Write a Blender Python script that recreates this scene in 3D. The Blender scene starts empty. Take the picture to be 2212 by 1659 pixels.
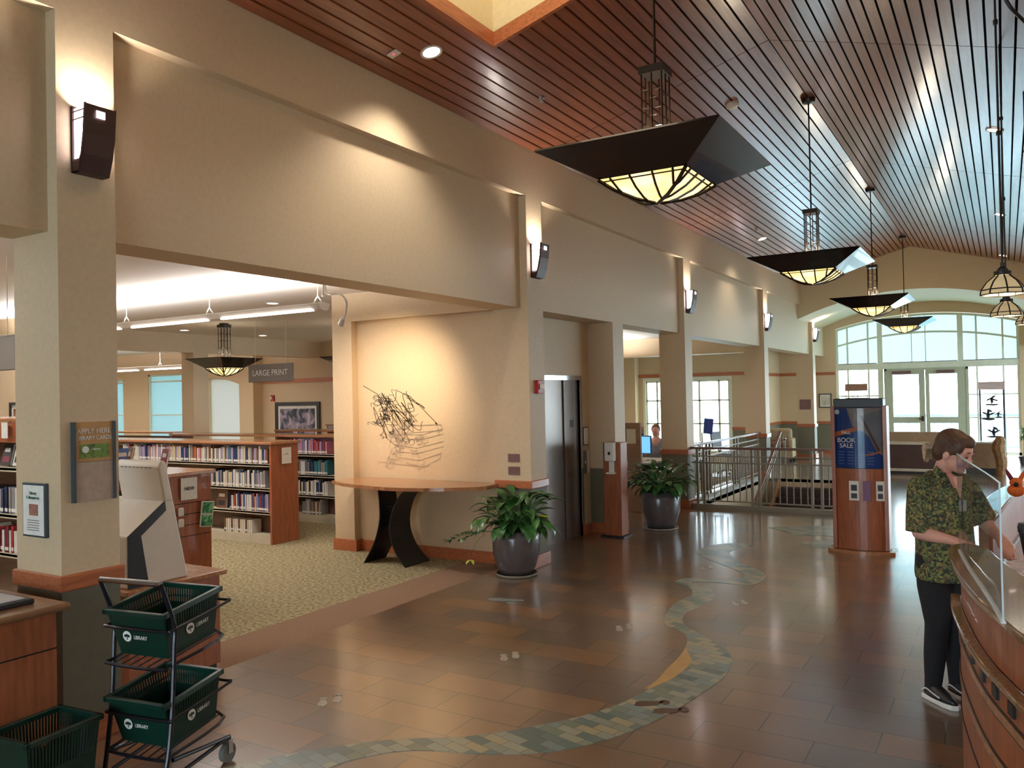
import bpy, bmesh, math, random
from mathutils import Vector, Matrix
random.seed(7)
C = bpy.context.scene.collection
S = bpy.context.scene
PI = math.pi

# ---------------------------------------------------------------- camera
cam_d = bpy.data.cameras.new('camera'); cam = bpy.data.objects.new('camera', cam_d); C.objects.link(cam)
cam_d.sensor_fit = 'HORIZONTAL'; cam_d.sensor_width = 36.0; cam_d.lens = 36.0 * 1777.0 / 2212.0
cam_d.clip_start = 0.05; cam_d.clip_end = 400
_r = Vector((0.85764815, 0.51384137, -0.02016671)); _u = Vector((0.02439148, -0.00147637, 0.99970139)); _f = Vector((-0.51365816, 0.85788395, 0.01379956))
M = Matrix.Identity(4)
for i in range(3):
    M[i][0] = _r[i]; M[i][1] = _u[i]; M[i][2] = -_f[i]
M[2][3] = 1.95
cam.matrix_world = M
S.camera = cam

# ---------------------------------------------------------------- view + world
S.view_settings.view_transform = 'Standard'; S.view_settings.look = 'None'
S.view_settings.exposure = 0.22; S.view_settings.gamma = 1.0; S.view_settings.use_curve_mapping = False
S.cycles.max_bounces = 8; S.cycles.diffuse_bounces = 5; S.cycles.glossy_bounces = 4; S.cycles.transmission_bounces = 6
S.cycles.transparent_max_bounces = 12; S.cycles.sample_clamp_indirect = 6.0; S.cycles.caustics_reflective = False; S.cycles.caustics_refractive = False
W = bpy.data.worlds.new('overcast_sky'); S.world = W; W.use_nodes = True
nt = W.node_tree; nt.nodes.clear()
wo = nt.nodes.new('ShaderNodeOutputWorld'); bg = nt.nodes.new('ShaderNodeBackground'); tc = nt.nodes.new('ShaderNodeTexCoord')
sep = nt.nodes.new('ShaderNodeSeparateXYZ'); cr = nt.nodes.new('ShaderNodeValToRGB')
nt.links.new(tc.outputs['Generated'], sep.inputs[0]); nt.links.new(sep.outputs['Z'], cr.inputs[0])
cr.color_ramp.elements[0].position = 0.0; cr.color_ramp.elements[0].color = (0.8, 0.93, 1.0, 1)
cr.color_ramp.elements[1].position = 0.5; cr.color_ramp.elements[1].color = (0.56, 0.84, 1.0, 1)
nt.links.new(cr.outputs[0], bg.inputs[0]); bg.inputs[1].default_value = 10
nt.links.new(bg.outputs[0], wo.inputs[0])

def portal(name, loc, rot, sx, sy):
    d = bpy.data.lights.new(name, 'AREA'); d.shape = 'RECTANGLE'; d.size = sx; d.size_y = sy
    o = bpy.data.objects.new(name, d); C.objects.link(o); o.location = loc; o.rotation_euler = rot
    d.cycles.is_portal = True
    return o
portal('daylight_portal', (-1.98, 26.55, 2.1), (-PI/2, 0, 0), 4.8, 4.2)
portal('daylight_portal', (-7.6, 22.4, 1.2), (-PI/2, 0, 0), 2.6, 2.4)
portal('daylight_portal', (-19.2, 14.85, 1.6), (-PI/2, 0, 0), 5.4, 2.6)
portal('daylight_portal', (-2.0, -5.3, 1.8), (PI/2, 0, 0), 5.0, 3.4)

def lamp(name, kind, loc, energy, color=(1, .85, .65), size=.1, size_y=None, rot=(0, 0, 0), spot=None, blend=.5):
    d = bpy.data.lights.new(name, kind); d.energy = energy; d.color = color
    if kind == 'AREA':
        d.size = size
        if size_y: d.shape = 'RECTANGLE'; d.size_y = size_y
    else:
        d.shadow_soft_size = size
    if kind == 'SPOT': d.spot_size = spot; d.spot_blend = blend
    o = bpy.data.objects.new(name, d); C.objects.link(o); o.location = loc; o.rotation_euler = rot
    return o

# ---------------------------------------------------------------- materials
MATS = {}
def _new(name):
    m = bpy.data.materials.new(name); m.use_nodes = True
    return m, m.node_tree, m.node_tree.nodes['Principled BSDF']
def srgb(r, g, b):
    f = lambda c: (c / 255 / 12.92) if c / 255 <= .04045 else ((c / 255 + .055) / 1.055) ** 2.4
    return (f(r), f(g), f(b), 1)
def mat(name, col, rough=.6, metal=0, noise=.06, scale=8, bump=0, emit=None, es=0, coat=0, stretch=None, spec=.5):
    if name in MATS: return MATS[name]
    m, t, b = _new(name); c = srgb(*col)
    b.inputs['Roughness'].default_value = rough; b.inputs['Metallic'].default_value = metal
    b.inputs['Coat Weight'].default_value = coat; b.inputs['Specular IOR Level'].default_value = spec
    tx = t.nodes.new('ShaderNodeTexCoord'); mp = t.nodes.new('ShaderNodeMapping'); nz = t.nodes.new('ShaderNodeTexNoise')
    t.links.new(tx.outputs['Object'], mp.inputs[0]); t.links.new(mp.outputs[0], nz.inputs[0])
    if stretch: mp.inputs['Scale'].default_value = stretch
    nz.inputs['Scale'].default_value = scale; nz.inputs['Detail'].default_value = 4
    r = t.nodes.new('ShaderNodeValToRGB'); t.links.new(nz.outputs[0], r.inputs[0])
    r.color_ramp.elements[0].position = .3; r.color_ramp.elements[1].position = .7
    r.color_ramp.elements[0].color = tuple(max(0, x * (1 - noise * 2)) for x in c[:3]) + (1,)
    r.color_ramp.elements[1].color = tuple(min(1, x * (1 + noise * 2)) for x in c[:3]) + (1,)
    t.links.new(r.outputs[0], b.inputs['Base Color'])
    if bump:
        bp = t.nodes.new('ShaderNodeBump'); bp.inputs['Strength'].default_value = bump; bp.inputs['Distance'].default_value = .01
        t.links.new(nz.outputs[0], bp.inputs['Height']); t.links.new(bp.outputs[0], b.inputs['Normal'])
    if emit:
        b.inputs['Emission Color'].default_value = srgb(*emit); b.inputs['Emission Strength'].default_value = es
    MATS[name] = m; return m

PAINT = mat('beige_paint', (212, 189, 156), .55, noise=.02, scale=30, bump=.05)
CREAM = mat('cream_paint', (222, 208, 172), .6, noise=.02, scale=30)
GREEN = mat('grey_green_paint', (112, 110, 92), .6, noise=.03, scale=20)
WHITEC = mat('white_ceiling', (232, 228, 222), .8, noise=.02, scale=40)
TRIM = mat('cherry_trim', (172, 100, 64), .35, noise=.12, scale=5, stretch=(6, 1, 12), coat=.2)
OAK = mat('oak_veneer', (150, 86, 54), .4, noise=.12, scale=4, stretch=(8, 8, 1), coat=.15)
OAKTOP = mat('oak_top', (168, 116, 80), .25, noise=.1, scale=4, stretch=(1, 8, 8), coat=.3)
DKWOOD = mat('dark_laminate', (92, 66, 52), .4, noise=.1, scale=6, stretch=(1, 6, 6))
BLACK = mat('black_metal', (22, 22, 24), .4, noise=.05)
BLACKP = mat('black_plastic', (26, 26, 30), .45, noise=.05)
BRONZE = mat('dark_bronze', (50, 40, 32), .35, metal=.6, noise=.1, scale=12)
SHADE = mat('pendant_bronze', (40, 32, 30), .22, metal=.5, noise=.1, scale=6, coat=.4)
STEEL = mat('brushed_steel', (126, 116, 110), .3, metal=.55, noise=.05, scale=10, stretch=(20, 20, 1))
CHROME = mat('chrome', (190, 190, 195), .15, metal=1, noise=.02)
WHITEP = mat('white_plastic', (222, 216, 206), .4, noise=.02)
PAPER = mat('paper_white', (232, 230, 224), .8, noise=.03, scale=20)
RAILM = mat('taupe_rail_paint', (128, 118, 98), .4, noise=.04)
DGREEN = mat('dark_green_plastic', (12, 48, 38), .35, noise=.05)
RED = mat('alarm_red', (170, 28, 34), .4, noise=.03)
POT = mat('grey_glazed_pot', (84, 78, 80), .3, noise=.08, scale=5, coat=.3)
SAUCER = mat('grey_saucer', (130, 122, 108), .5, noise=.06)
SOIL = mat('potting_soil', (40, 30, 22), .95, noise=.3, scale=60, bump=.5)
LEAF = mat('peace_lily_leaf', (54, 102, 48), .35, noise=.3, scale=9, coat=.2)
LEAFY = mat('yellow_leaf', (170, 180, 60), .45, noise=.2)
SKIN = mat('skin', (222, 168, 150), .5, noise=.03, scale=20)
BLACKCLOTH = mat('black_denim', (22, 22, 26), .85, noise=.15, scale=60)
WALLMAT_TXT = mat('text_white', (235, 235, 230), .6, noise=.01)
TXTBLACK = mat('text_black', (20, 20, 22), .6, noise=.01)
SIGN = mat('grey_sign', (112, 104, 98), .5, noise=.03)
GRANITE = mat('tan_granite', (140, 104, 64), .14, noise=.16, scale=60, coat=.4)
PINKG = mat('pink_granite', (196, 160, 136), .18, noise=.3, scale=60, coat=.4)
SHELFM = mat('cream_shelf_metal', (205, 196, 176), .5, noise=.03)
PLAQUE = mat('mauve_plaque', (116, 84, 82), .45, noise=.04)
PEWTER = mat('blue_grey_frame', (70, 84, 92), .35, metal=.3, noise=.04)

def emis(name, col, strength):
    if name in MATS: return MATS[name]
    m, t, b = _new(name); b.inputs['Base Color'].default_value = srgb(*col)
    b.inputs['Emission Color'].default_value = srgb(*col); b.inputs['Emission Strength'].default_value = strength
    MATS[name] = m; return m
TUBE = emis('fluorescent_tube', (255, 244, 240), 5)
DOWN = emis('downlight_glow', (255, 246, 235), 6)
SCGL = emis('sconce_glass', (255, 240, 246), 6)
SCREEN = emis('monitor_screen', (110, 180, 245), 1.1)

def glass_amber():
    m, t, b = _new('amber_art_glass'); tx = t.nodes.new('ShaderNodeTexCoord'); nz = t.nodes.new('ShaderNodeTexNoise'); nz.inputs['Scale'].default_value = 5
    t.links.new(tx.outputs['Object'], nz.inputs[0]); r = t.nodes.new('ShaderNodeValToRGB'); t.links.new(nz.outputs[0], r.inputs[0])
    r.color_ramp.elements[0].position = .35; r.color_ramp.elements[0].color = srgb(255, 206, 120); r.color_ramp.elements[1].position = .68; r.color_ramp.elements[1].color = srgb(255, 238, 190)
    t.links.new(r.outputs[0], b.inputs['Base Color']); t.links.new(r.outputs[0], b.inputs['Emission Color']); b.inputs['Emission Strength'].default_value = 1.5
    b.inputs['Roughness'].default_value = .3
    return m
AMBER = glass_amber()
def glass_cream():
    m, t, b = _new('cream_art_glass'); c = srgb(226, 204, 158); b.inputs['Base Color'].default_value = c
    b.inputs['Emission Color'].default_value = c; b.inputs['Emission Strength'].default_value = .28; b.inputs['Roughness'].default_value = .3
    return m
CREAMG = glass_cream()

def clear_glass(name, tint=(1, 1, 1, 1), refl=1.0):
    if name in MATS: return MATS[name]
    m = bpy.data.materials.new(name); m.use_nodes = True; t = m.node_tree; t.nodes.clear()
    o = t.nodes.new('ShaderNodeOutputMaterial'); mx = t.nodes.new('ShaderNodeMixShader'); tr = t.nodes.new('ShaderNodeBsdfTransparent'); gl = t.nodes.new('ShaderNodeBsdfGlossy')
    fr = t.nodes.new('ShaderNodeFresnel'); fr.inputs[0].default_value = 1.45
    mt = t.nodes.new('ShaderNodeMath'); mt.operation = 'MULTIPLY'; mt.inputs[1].default_value = refl
    ge = t.nodes.new('ShaderNodeNewGeometry'); iv = t.nodes.new('ShaderNodeMath'); iv.operation = 'SUBTRACT'; iv.inputs[0].default_value = refl   # no reflection from the back of each face
    t.links.new(ge.outputs['Backfacing'], iv.inputs[1]); iv.use_clamp = True
    t.links.new(fr.outputs[0], mt.inputs[0]); t.links.new(iv.outputs[0], mt.inputs[1]); t.links.new(mt.outputs[0], mx.inputs[0])
    tr.inputs[0].default_value = tint; gl.inputs['Roughness'].default_value = .03
    t.links.new(tr.outputs[0], mx.inputs[1]); t.links.new(gl.outputs[0], mx.inputs[2]); t.links.new(mx.outputs[0], o.inputs[0])
    MATS[name] = m; return m
GLASS = clear_glass('window_glass')
SNEEZE = clear_glass('clear_acrylic', (.88, .93, .96, 1), .6)

def blind_mat(nm='translucent_shade', c=(.115, .18, .185, 1), f=.16):
    m = bpy.data.materials.new(nm); m.use_nodes = True; t = m.node_tree; t.nodes.clear()
    o = t.nodes.new('ShaderNodeOutputMaterial'); a = t.nodes.new('ShaderNodeAddShader'); mx = t.nodes.new('ShaderNodeMixShader'); tl = t.nodes.new('ShaderNodeBsdfTranslucent'); df = t.nodes.new('ShaderNodeBsdfDiffuse'); tr = t.nodes.new('ShaderNodeBsdfTransparent')
    tl.inputs[0].default_value = c; df.inputs[0].default_value = (.35, .4, .4, 1); tr.inputs[0].default_value = c
    mx.inputs[0].default_value = f
    t.links.new(tl.outputs[0], a.inputs[0]); t.links.new(df.outputs[0], a.inputs[1]); t.links.new(a.outputs[0], mx.inputs[1]); t.links.new(tr.outputs[0], mx.inputs[2]); t.links.new(mx.outputs[0], o.inputs[0])
    return m
SHADEFAB = blind_mat()
SHADEW = blind_mat('white_roller_shade', (.25, .22, .2, 1), .1); SHADEC = blind_mat('pale_cyan_shade', (.2, .26, .26, 1), .22)

def slat_wood():
    m, t, b = _new('ceiling_cherry_boards')
    tx = t.nodes.new('ShaderNodeTexCoord'); mp = t.nodes.new('ShaderNodeMapping'); mp.inputs['Scale'].default_value = (9, .5, 9)
    nz = t.nodes.new('ShaderNodeTexNoise'); nz.inputs['Scale'].default_value = 2.2; nz.inputs['Detail'].default_value = 6; nz.inputs['Distortion'].default_value = 1.2
    t.links.new(tx.outputs['Object'], mp.inputs[0]); t.links.new(mp.outputs[0], nz.inputs[0])
    r = t.nodes.new('ShaderNodeValToRGB'); t.links.new(nz.outputs[0], r.inputs[0])
    r.color_ramp.elements[0].position = .25; r.color_ramp.elements[0].color = srgb(118, 60, 36); r.color_ramp.elements[1].position = .75; r.color_ramp.elements[1].color = srgb(156, 86, 54)
    t.links.new(r.outputs[0], b.inputs['Base Color'])
    b.inputs['Roughness'].default_value = .36; b.inputs['Coat Weight'].default_value = .75; b.inputs['Coat Roughness'].default_value = .2
    bp = t.nodes.new('ShaderNodeBump'); bp.inputs['Strength'].default_value = .15; bp.inputs['Distance'].default_value = .02
    n2 = t.nodes.new('ShaderNodeTexNoise'); n2.inputs['Scale'].default_value = 3; t.links.new(tx.outputs['Object'], n2.inputs[0]); t.links.new(n2.outputs[0], bp.inputs['Height']); t.links.new(bp.outputs[0], b.inputs['Normal'])
    return m
SLAT = slat_wood()

def floor_tile():
    m, t, b = _new('slate_plank_tile')
    tx = t.nodes.new('ShaderNodeTexCoord'); mp = t.nodes.new('ShaderNodeMapping'); mp.inputs['Location'].default_value = (1.57 + .62 * 40, -4.77 + .302 * 60, 0)
    t.links.new(tx.outputs['Object'], mp.inputs[0])
    bk = t.nodes.new('ShaderNodeTexBrick'); bk.inputs['Scale'].default_value = 1; bk.inputs['Brick Width'].default_value = .62; bk.inputs['Row Height'].default_value = .302
    bk.inputs['Mortar Size'].default_value = .0045; bk.inputs['Mortar Smooth'].default_value = .3; bk.inputs['Bias'].default_value = 0
    bk.inputs['Color1'].default_value = (0, 0, 0, 1); bk.inputs['Color2'].default_value = (1, 1, 1, 1); bk.inputs['Mortar'].default_value = (.5, .5, .5, 1)
    t.links.new(mp.outputs[0], bk.inputs[0])
    r = t.nodes.new('ShaderNodeValToRGB'); e = r.color_ramp.elements
    e[0].position = 0; e[0].color = srgb(112, 94, 82); e[1].position = 1; e[1].color = srgb(144, 112, 84)
    for p, c in ((.3, (126, 102, 82)), (.5, (140, 108, 80)), (.7, (116, 100, 90)), (.85, (146, 110, 78))):
        q = e.new(p); q.color = srgb(*c)
    t.links.new(bk.outputs['Color'], r.inputs[0])
    nz = t.nodes.new('ShaderNodeTexNoise'); nz.inputs['Scale'].default_value = 2.4; nz.inputs['Detail'].default_value = 3; nz.inputs['Distortion'].default_value = .2; t.links.new(tx.outputs['Object'], nz.inputs[0])
    r2 = t.nodes.new('ShaderNodeValToRGB'); r2.color_ramp.elements[0].position = .3; r2.color_ramp.elements[0].color = (.8, .77, .76, 1); r2.color_ramp.elements[1].position = .7; r2.color_ramp.elements[1].color = (1, .95, .86, 1)
    t.links.new(nz.outputs[0], r2.inputs[0])
    mu = t.nodes.new('ShaderNodeMix'); mu.data_type = 'RGBA'; mu.blend_type = 'MULTIPLY'; mu.inputs[0].default_value = 1
    t.links.new(r.outputs[0], mu.inputs[6]); t.links.new(r2.outputs[0], mu.inputs[7])
    mo = t.nodes.new('ShaderNodeMix'); mo.data_type = 'RGBA'; mo.inputs[7].default_value = srgb(66, 56, 48)
    t.links.new(bk.outputs['Fac'], mo.inputs[0]); t.links.new(mu.outputs[2], mo.inputs[6]); t.links.new(mo.outputs[2], b.inputs['Base Color'])
    b.inputs['Roughness'].default_value = .3; b.inputs['Specular IOR Level'].default_value = .7; b.inputs['Coat Weight'].default_value = .9; b.inputs['Coat Roughness'].default_value = .14
    bp = t.nodes.new('ShaderNodeBump'); bp.inputs['Strength'].default_value = .12; bp.inputs['Distance'].default_value = .01
    n3 = t.nodes.new('ShaderNodeTexNoise'); n3.inputs['Scale'].default_value = 9; n3.inputs['Detail'].default_value = 5; t.links.new(tx.outputs['Object'], n3.inputs[0])
    sb = t.nodes.new('ShaderNodeMath'); sb.operation = 'SUBTRACT'; t.links.new(n3.outputs[0], sb.inputs[0]); t.links.new(bk.outputs['Fac'], sb.inputs[1])
    t.links.new(sb.outputs[0], bp.inputs['Height']); t.links.new(bp.outputs[0], b.inputs['Normal'])
    return m
TILE = floor_tile()

def carpet_mat(name, c1, c2, scale):
    m, t, b = _new(name); tx = t.nodes.new('ShaderNodeTexCoord'); v = t.nodes.new('ShaderNodeTexNoise'); v.inputs['Scale'].default_value = scale; v.inputs['Detail'].default_value = 2
    t.links.new(tx.outputs['Object'], v.inputs[0]); r = t.nodes.new('ShaderNodeValToRGB'); t.links.new(v.outputs[0], r.inputs[0])
    r.color_ramp.elements[0].position = .4; r.color_ramp.elements[0].color = srgb(*c1); r.color_ramp.elements[1].position = .58; r.color_ramp.elements[1].color = srgb(*c2)
    t.links.new(r.outputs[0], b.inputs['Base Color']); b.inputs['Roughness'].default_value = .95; b.inputs['Specular IOR Level'].default_value = .1
    bp = t.nodes.new('ShaderNodeBump'); bp.inputs['Strength'].default_value = .4; bp.inputs['Distance'].default_value = .01; t.links.new(v.outputs[0], bp.inputs['Height']); t.links.new(bp.outputs[0], b.inputs['Normal'])
    return m
CARPET = carpet_mat('speckled_carpet', (122, 112, 86), (168, 156, 124), 28)
STRIP = carpet_mat('brown_walkoff_carpet', (126, 102, 84), (140, 114, 94), 90)

def mosaic_mat(name, cols):
    m, t, b = _new(name); tx = t.nodes.new('ShaderNodeTexCoord')
    mp = t.nodes.new('ShaderNodeMapping'); mp.inputs['Rotation'].default_value = (0, 0, .25); mp.inputs['Location'].default_value = (50, 50, 0); t.links.new(tx.outputs['Object'], mp.inputs[0])
    bk = t.nodes.new('ShaderNodeTexBrick'); bk.inputs['Scale'].default_value = 1; bk.inputs['Brick Width'].default_value = .15; bk.inputs['Row Height'].default_value = .075; bk.inputs['Mortar Size'].default_value = .002
    bk.inputs['Color1'].default_value = (0, 0, 0, 1); bk.inputs['Color2'].default_value = (1, 1, 1, 1); t.links.new(mp.outputs[0], bk.inputs[0])
    r = t.nodes.new('ShaderNodeValToRGB'); r.color_ramp.interpolation = 'CONSTANT'; t.links.new(bk.outputs['Color'], r.inputs[0]); e = r.color_ramp.elements
    e[0].position = 0; e[0].color = srgb(*cols[0]); e[1].position = 1 / len(cols); e[1].color = srgb(*cols[1])
    for i, c in enumerate(cols[2:], 2):
        q = e.new(i / len(cols)); q.color = srgb(*c)
    mo = t.nodes.new('ShaderNodeMix'); mo.data_type = 'RGBA'; mo.inputs[7].default_value = srgb(96, 88, 76)
    t.links.new(bk.outputs['Fac'], mo.inputs[0]); t.links.new(r.outputs[0], mo.inputs[6]); t.links.new(mo.outputs[2], b.inputs['Base Color']); b.inputs['Roughness'].default_value = .28
    return m
RIVER = mosaic_mat('river_slate_mosaic', [(122, 134, 118), (142, 148, 136), (98, 116, 112), (160, 162, 142), (128, 144, 144), (168, 160, 130), (108, 126, 122), (150, 156, 146)])
SAND = mat('sand_inlay', (196, 160, 104), .4, noise=.05)
PALEIN = mat('pale_stone_inlay', (168, 160, 148), .35, noise=.12, scale=15)
BROWNIN = mat('brown_stone_inlay', (86, 58, 44), .35, noise=.12, scale=15)

def floral():
    m, t, b = _new('floral_shirt_fabric'); tx = t.nodes.new('ShaderNodeTexCoord'); v = t.nodes.new('ShaderNodeTexVoronoi'); v.inputs['Scale'].default_value = 88
    nz = t.nodes.new('ShaderNodeTexNoise'); nz.inputs['Scale'].default_value = 20; t.links.new(tx.outputs['Object'], nz.inputs[0])
    mxv = t.nodes.new('ShaderNodeMix'); mxv.data_type = 'RGBA'; mxv.inputs[0].default_value = .025; t.links.new(tx.outputs['Object'], mxv.inputs[6]); t.links.new(nz.outputs['Color'], mxv.inputs[7]); t.links.new(mxv.outputs[2], v.inputs[0])
    sp = t.nodes.new('ShaderNodeSeparateColor'); t.links.new(v.outputs['Color'], sp.inputs[0])
    r = t.nodes.new('ShaderNodeValToRGB'); r.color_ramp.interpolation = 'CONSTANT'; t.links.new(sp.outputs[0], r.inputs[0]); e = r.color_ramp.elements
    cs = [(44, 50, 40), (118, 124, 66), (76, 90, 60), (54, 62, 48), (136, 130, 78), (124, 88, 64), (88, 104, 68), (66, 70, 50)]
    e[0].position = 0; e[0].color = srgb(*cs[0]); e[1].position = .125; e[1].color = srgb(*cs[1])
    for i, c in enumerate(cs[2:], 2):
        q = e.new(i / 8); q.color = srgb(*c)
    t.links.new(r.outputs[0], b.inputs['Base Color']); b.inputs['Roughness'].default_value = .85
    return m
FLORAL = floral()

def painting(name, cols, scale=6):
    m, t, b = _new(name); tx = t.nodes.new('ShaderNodeTexCoord'); nz = t.nodes.new('ShaderNodeTexNoise'); nz.inputs['Scale'].default_value = scale; nz.inputs['Detail'].default_value = 5; nz.inputs['Distortion'].default_value = 1
    t.links.new(tx.outputs['Object'], nz.inputs[0]); r = t.nodes.new('ShaderNodeValToRGB'); t.links.new(nz.outputs[0], r.inputs[0]); e = r.color_ramp.elements
    e[0].position = .32; e[0].color = srgb(*cols[0]); e[1].position = .68; e[1].color = srgb(*cols[-1])
    for i, c in enumerate(cols[1:-1], 1):
        q = e.new(.32 + .36 * i / (len(cols) - 1)); q.color = srgb(*c)
    t.links.new(r.outputs[0], b.inputs['Base Color']); b.inputs['Roughness'].default_value = .3
    return m

# ---------------------------------------------------------------- mesh helpers
class MB:
    def __init__(s): s.v = []; s.f = []; s.mi = []
    def add(s, vs, fs, mi=0, mtx=None):
        o = len(s.v); s.v += [tuple(mtx @ Vector(p)) if mtx else tuple(p) for p in vs]
        s.f += [tuple(i + o for i in f) for f in fs]; s.mi += [mi] * len(fs)
        return s
    def box(s, x0, x1, y0, y1, z0, z1, mi=0, mtx=None):
        x0, x1 = min(x0, x1), max(x0, x1); y0, y1 = min(y0, y1), max(y0, y1); z0, z1 = min(z0, z1), max(z0, z1)
        vs = [(x0, y0, z0), (x1, y0, z0), (x1, y1, z0), (x0, y1, z0), (x0, y0, z1), (x1, y0, z1), (x1, y1, z1), (x0, y1, z1)]
        return s.add(vs, [(0, 3, 2, 1), (4, 5, 6, 7), (0, 1, 5, 4), (1, 2, 6, 5), (2, 3, 7, 6), (3, 0, 4, 7)], mi, mtx)
    def prism(s, poly, z0, z1, mi=0, mtx=None, axis='z'):
        n = len(poly)
        a = sum(poly[i][0] * poly[(i + 1) % n][1] - poly[(i + 1) % n][0] * poly[i][1] for i in range(n))
        if a < 0: poly = poly[::-1]
        if axis == 'z': vs = [(x, y, z0) for x, y in poly] + [(x, y, z1) for x, y in poly]
        elif axis == 'x': vs = [(z0, x, y) for x, y in poly] + [(z1, x, y) for x, y in poly]
        else: vs = [(x, z1, y) for x, y in poly] + [(x, z0, y) for x, y in poly]
        fs = [tuple(range(n))[::-1], tuple(range(n, 2 * n))] + [(i, (i + 1) % n, (i + 1) % n + n, i + n) for i in range(n)]
        return s.add(vs, fs, mi, mtx)
    def tube(s, pts, r, n=8, mi=0, mtx=None, closed=False):
        pts = [Vector(p) for p in pts]; rs = r if isinstance(r, (list, tuple)) else [r] * len(pts)
        m = len(pts); vs = []; nrm = None
        for i, p in enumerate(pts):
            if closed: d = pts[(i + 1) % m] - pts[i - 1]
            else: d = pts[min(i + 1, m - 1)] - pts[max(i - 1, 0)]
            d.normalize() if d.length > 1e-9 else None
            if nrm is None:
                nrm = d.orthogonal().normalized()
            else:
                nrm = nrm - d * nrm.dot(d)
                nrm = nrm.normalized() if nrm.length > 1e-6 else d.orthogonal().normalized()
            b = d.cross(nrm)
            for k in range(n):
                a = 2 * PI * k / n; vs.append(p + (nrm * math.cos(a) + b * math.sin(a)) * rs[i])
        fs = []
        for i in range(m if closed else m - 1):
            j = (i + 1) % m
            for k in range(n):
                k2 = (k + 1) % n; fs.append((i * n + k, i * n + k2, j * n + k2, j * n + k))
        if not closed: fs += [tuple(range(n))[::-1], tuple(range((m - 1) * n, m * n))]
        return s.add(vs, fs, mi, mtx)
    def lathe(s, prof, n=24, mi=0, mtx=None, c=(0, 0), caps=True):
        vs = []; m = len(prof)
        for r, z in prof:
            for k in range(n):
                a = 2 * PI * k / n; vs.append((c[0] + r * math.cos(a), c[1] + r * math.sin(a), z))
        fs = [(i * n + k, i * n + (k + 1) % n, (i + 1) * n + (k + 1) % n, (i + 1) * n + k) for i in range(m - 1) for k in range(n)]
        if caps: fs += [tuple(range(n))[::-1], tuple(range((m - 1) * n, m * n))]
        return s.add(vs, fs, mi, mtx)
    def ball(s, c, r, n=12, mi=0, mtx=None):
        if not isinstance(r, (tuple, list)): r = (r, r, r)
        prof = [(max(1e-4, math.sin(PI * i / n)), -math.cos(PI * i / n)) for i in range(n + 1)]
        m2 = Matrix.Translation(c) @ Matrix.Diagonal((r[0], r[1], r[2], 1))
        return s.lathe(prof, n * 2, mi, (mtx @ m2) if mtx else m2)
    def build(s, name, mats, parent=None, smooth=False, bevel=0, auto=None, keep=None):
        me = bpy.data.meshes.new(name); me.from_pydata(s.v, [], s.f)
        for m in (mats if isinstance(mats, (list, tuple)) else [mats]): me.materials.append(m)
        me.polygons.foreach_set('material_index', s.mi)
        if smooth: me.polygons.foreach_set('use_smooth', [True] * len(s.f))
        me.update()
        if not keep:
            bm = bmesh.new(); bm.from_mesh(me); bmesh.ops.recalc_face_normals(bm, faces=bm.faces); bm.to_mesh(me); bm.free()
        o = bpy.data.objects.new(name, me); C.objects.link(o)
        if parent: o.parent = parent
        if bevel:
            b = o.modifiers.new('bevel', 'BEVEL'); b.width = bevel; b.segments = 2; b.limit_method = 'ANGLE'
        return o

def tag(o, label=None, cat=None, group=None, kind=None):
    if label: o['label'] = label
    if cat: o['category'] = cat
    if group: o['group'] = group
    if kind: o['kind'] = kind
    return o
def thing(name, label, cat, loc=(0, 0, 0), rz=0, group=None, tilt=None):
    o = bpy.data.objects.new(name, None); C.objects.link(o); o.location = loc; o.rotation_euler = tilt or (0, 0, rz); o.empty_display_size = .1
    return tag(o, label, cat, group)
def struct(o): o['kind'] = 'structure'; return o
def dup(root, loc, rz=None, label=None, group=None):
    r = root.copy(); C.objects.link(r); r.location = loc
    if rz is not None: r.rotation_euler = (0, 0, rz)
    if label: r['label'] = label
    if group: r['group'] = group
    for ch in list(root.children):
        c = ch.copy(); C.objects.link(c); c.parent = r
        for g in list(ch.children):
            d = g.copy(); C.objects.link(d); d.parent = c
    return r
def text(body, parent, loc, rot, size, m, name='lettering', extrude=.001, align='CENTER', sx=1):
    cu = bpy.data.curves.new(name, 'FONT'); cu.body = body; cu.size = size; cu.extrude = extrude; cu.align_x = align; cu.align_y = 'CENTER'
    cu.materials.append(m); tmp = bpy.data.objects.new(name, cu); me = bpy.data.meshes.new_from_object(tmp); me.name = name
    bpy.data.objects.remove(tmp); o = bpy.data.objects.new(name, me); C.objects.link(o); o.location = loc; o.rotation_euler = rot; o.scale = (sx, 1, 1)
    if parent: o.parent = parent
    return o
def catmull(pts, n=6, closed=False):
    P = [Vector(p) for p in pts]; out = []; m = len(P)
    for i in range(m if closed else m - 1):
        if closed: a, b, c, d = P[i - 1], P[i], P[(i + 1) % m], P[(i + 2) % m]
        else: a, b, c, d = P[max(i - 1, 0)], P[i], P[i + 1], P[min(i + 2, m - 1)]
        for k in range(n):
            t = k / n; out.append(.5 * ((2 * b) + (c - a) * t + (2 * a - 5 * b + 4 * c - d) * t * t + (3 * b - a - 3 * c + d) * t ** 3))
    if not closed: out.append(P[-1])
    return [tuple(p) for p in out]
FX = (PI / 2, 0, PI / 2)     # text facing +x
FY = (PI / 2, 0, 0)          # text facing -y


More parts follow.
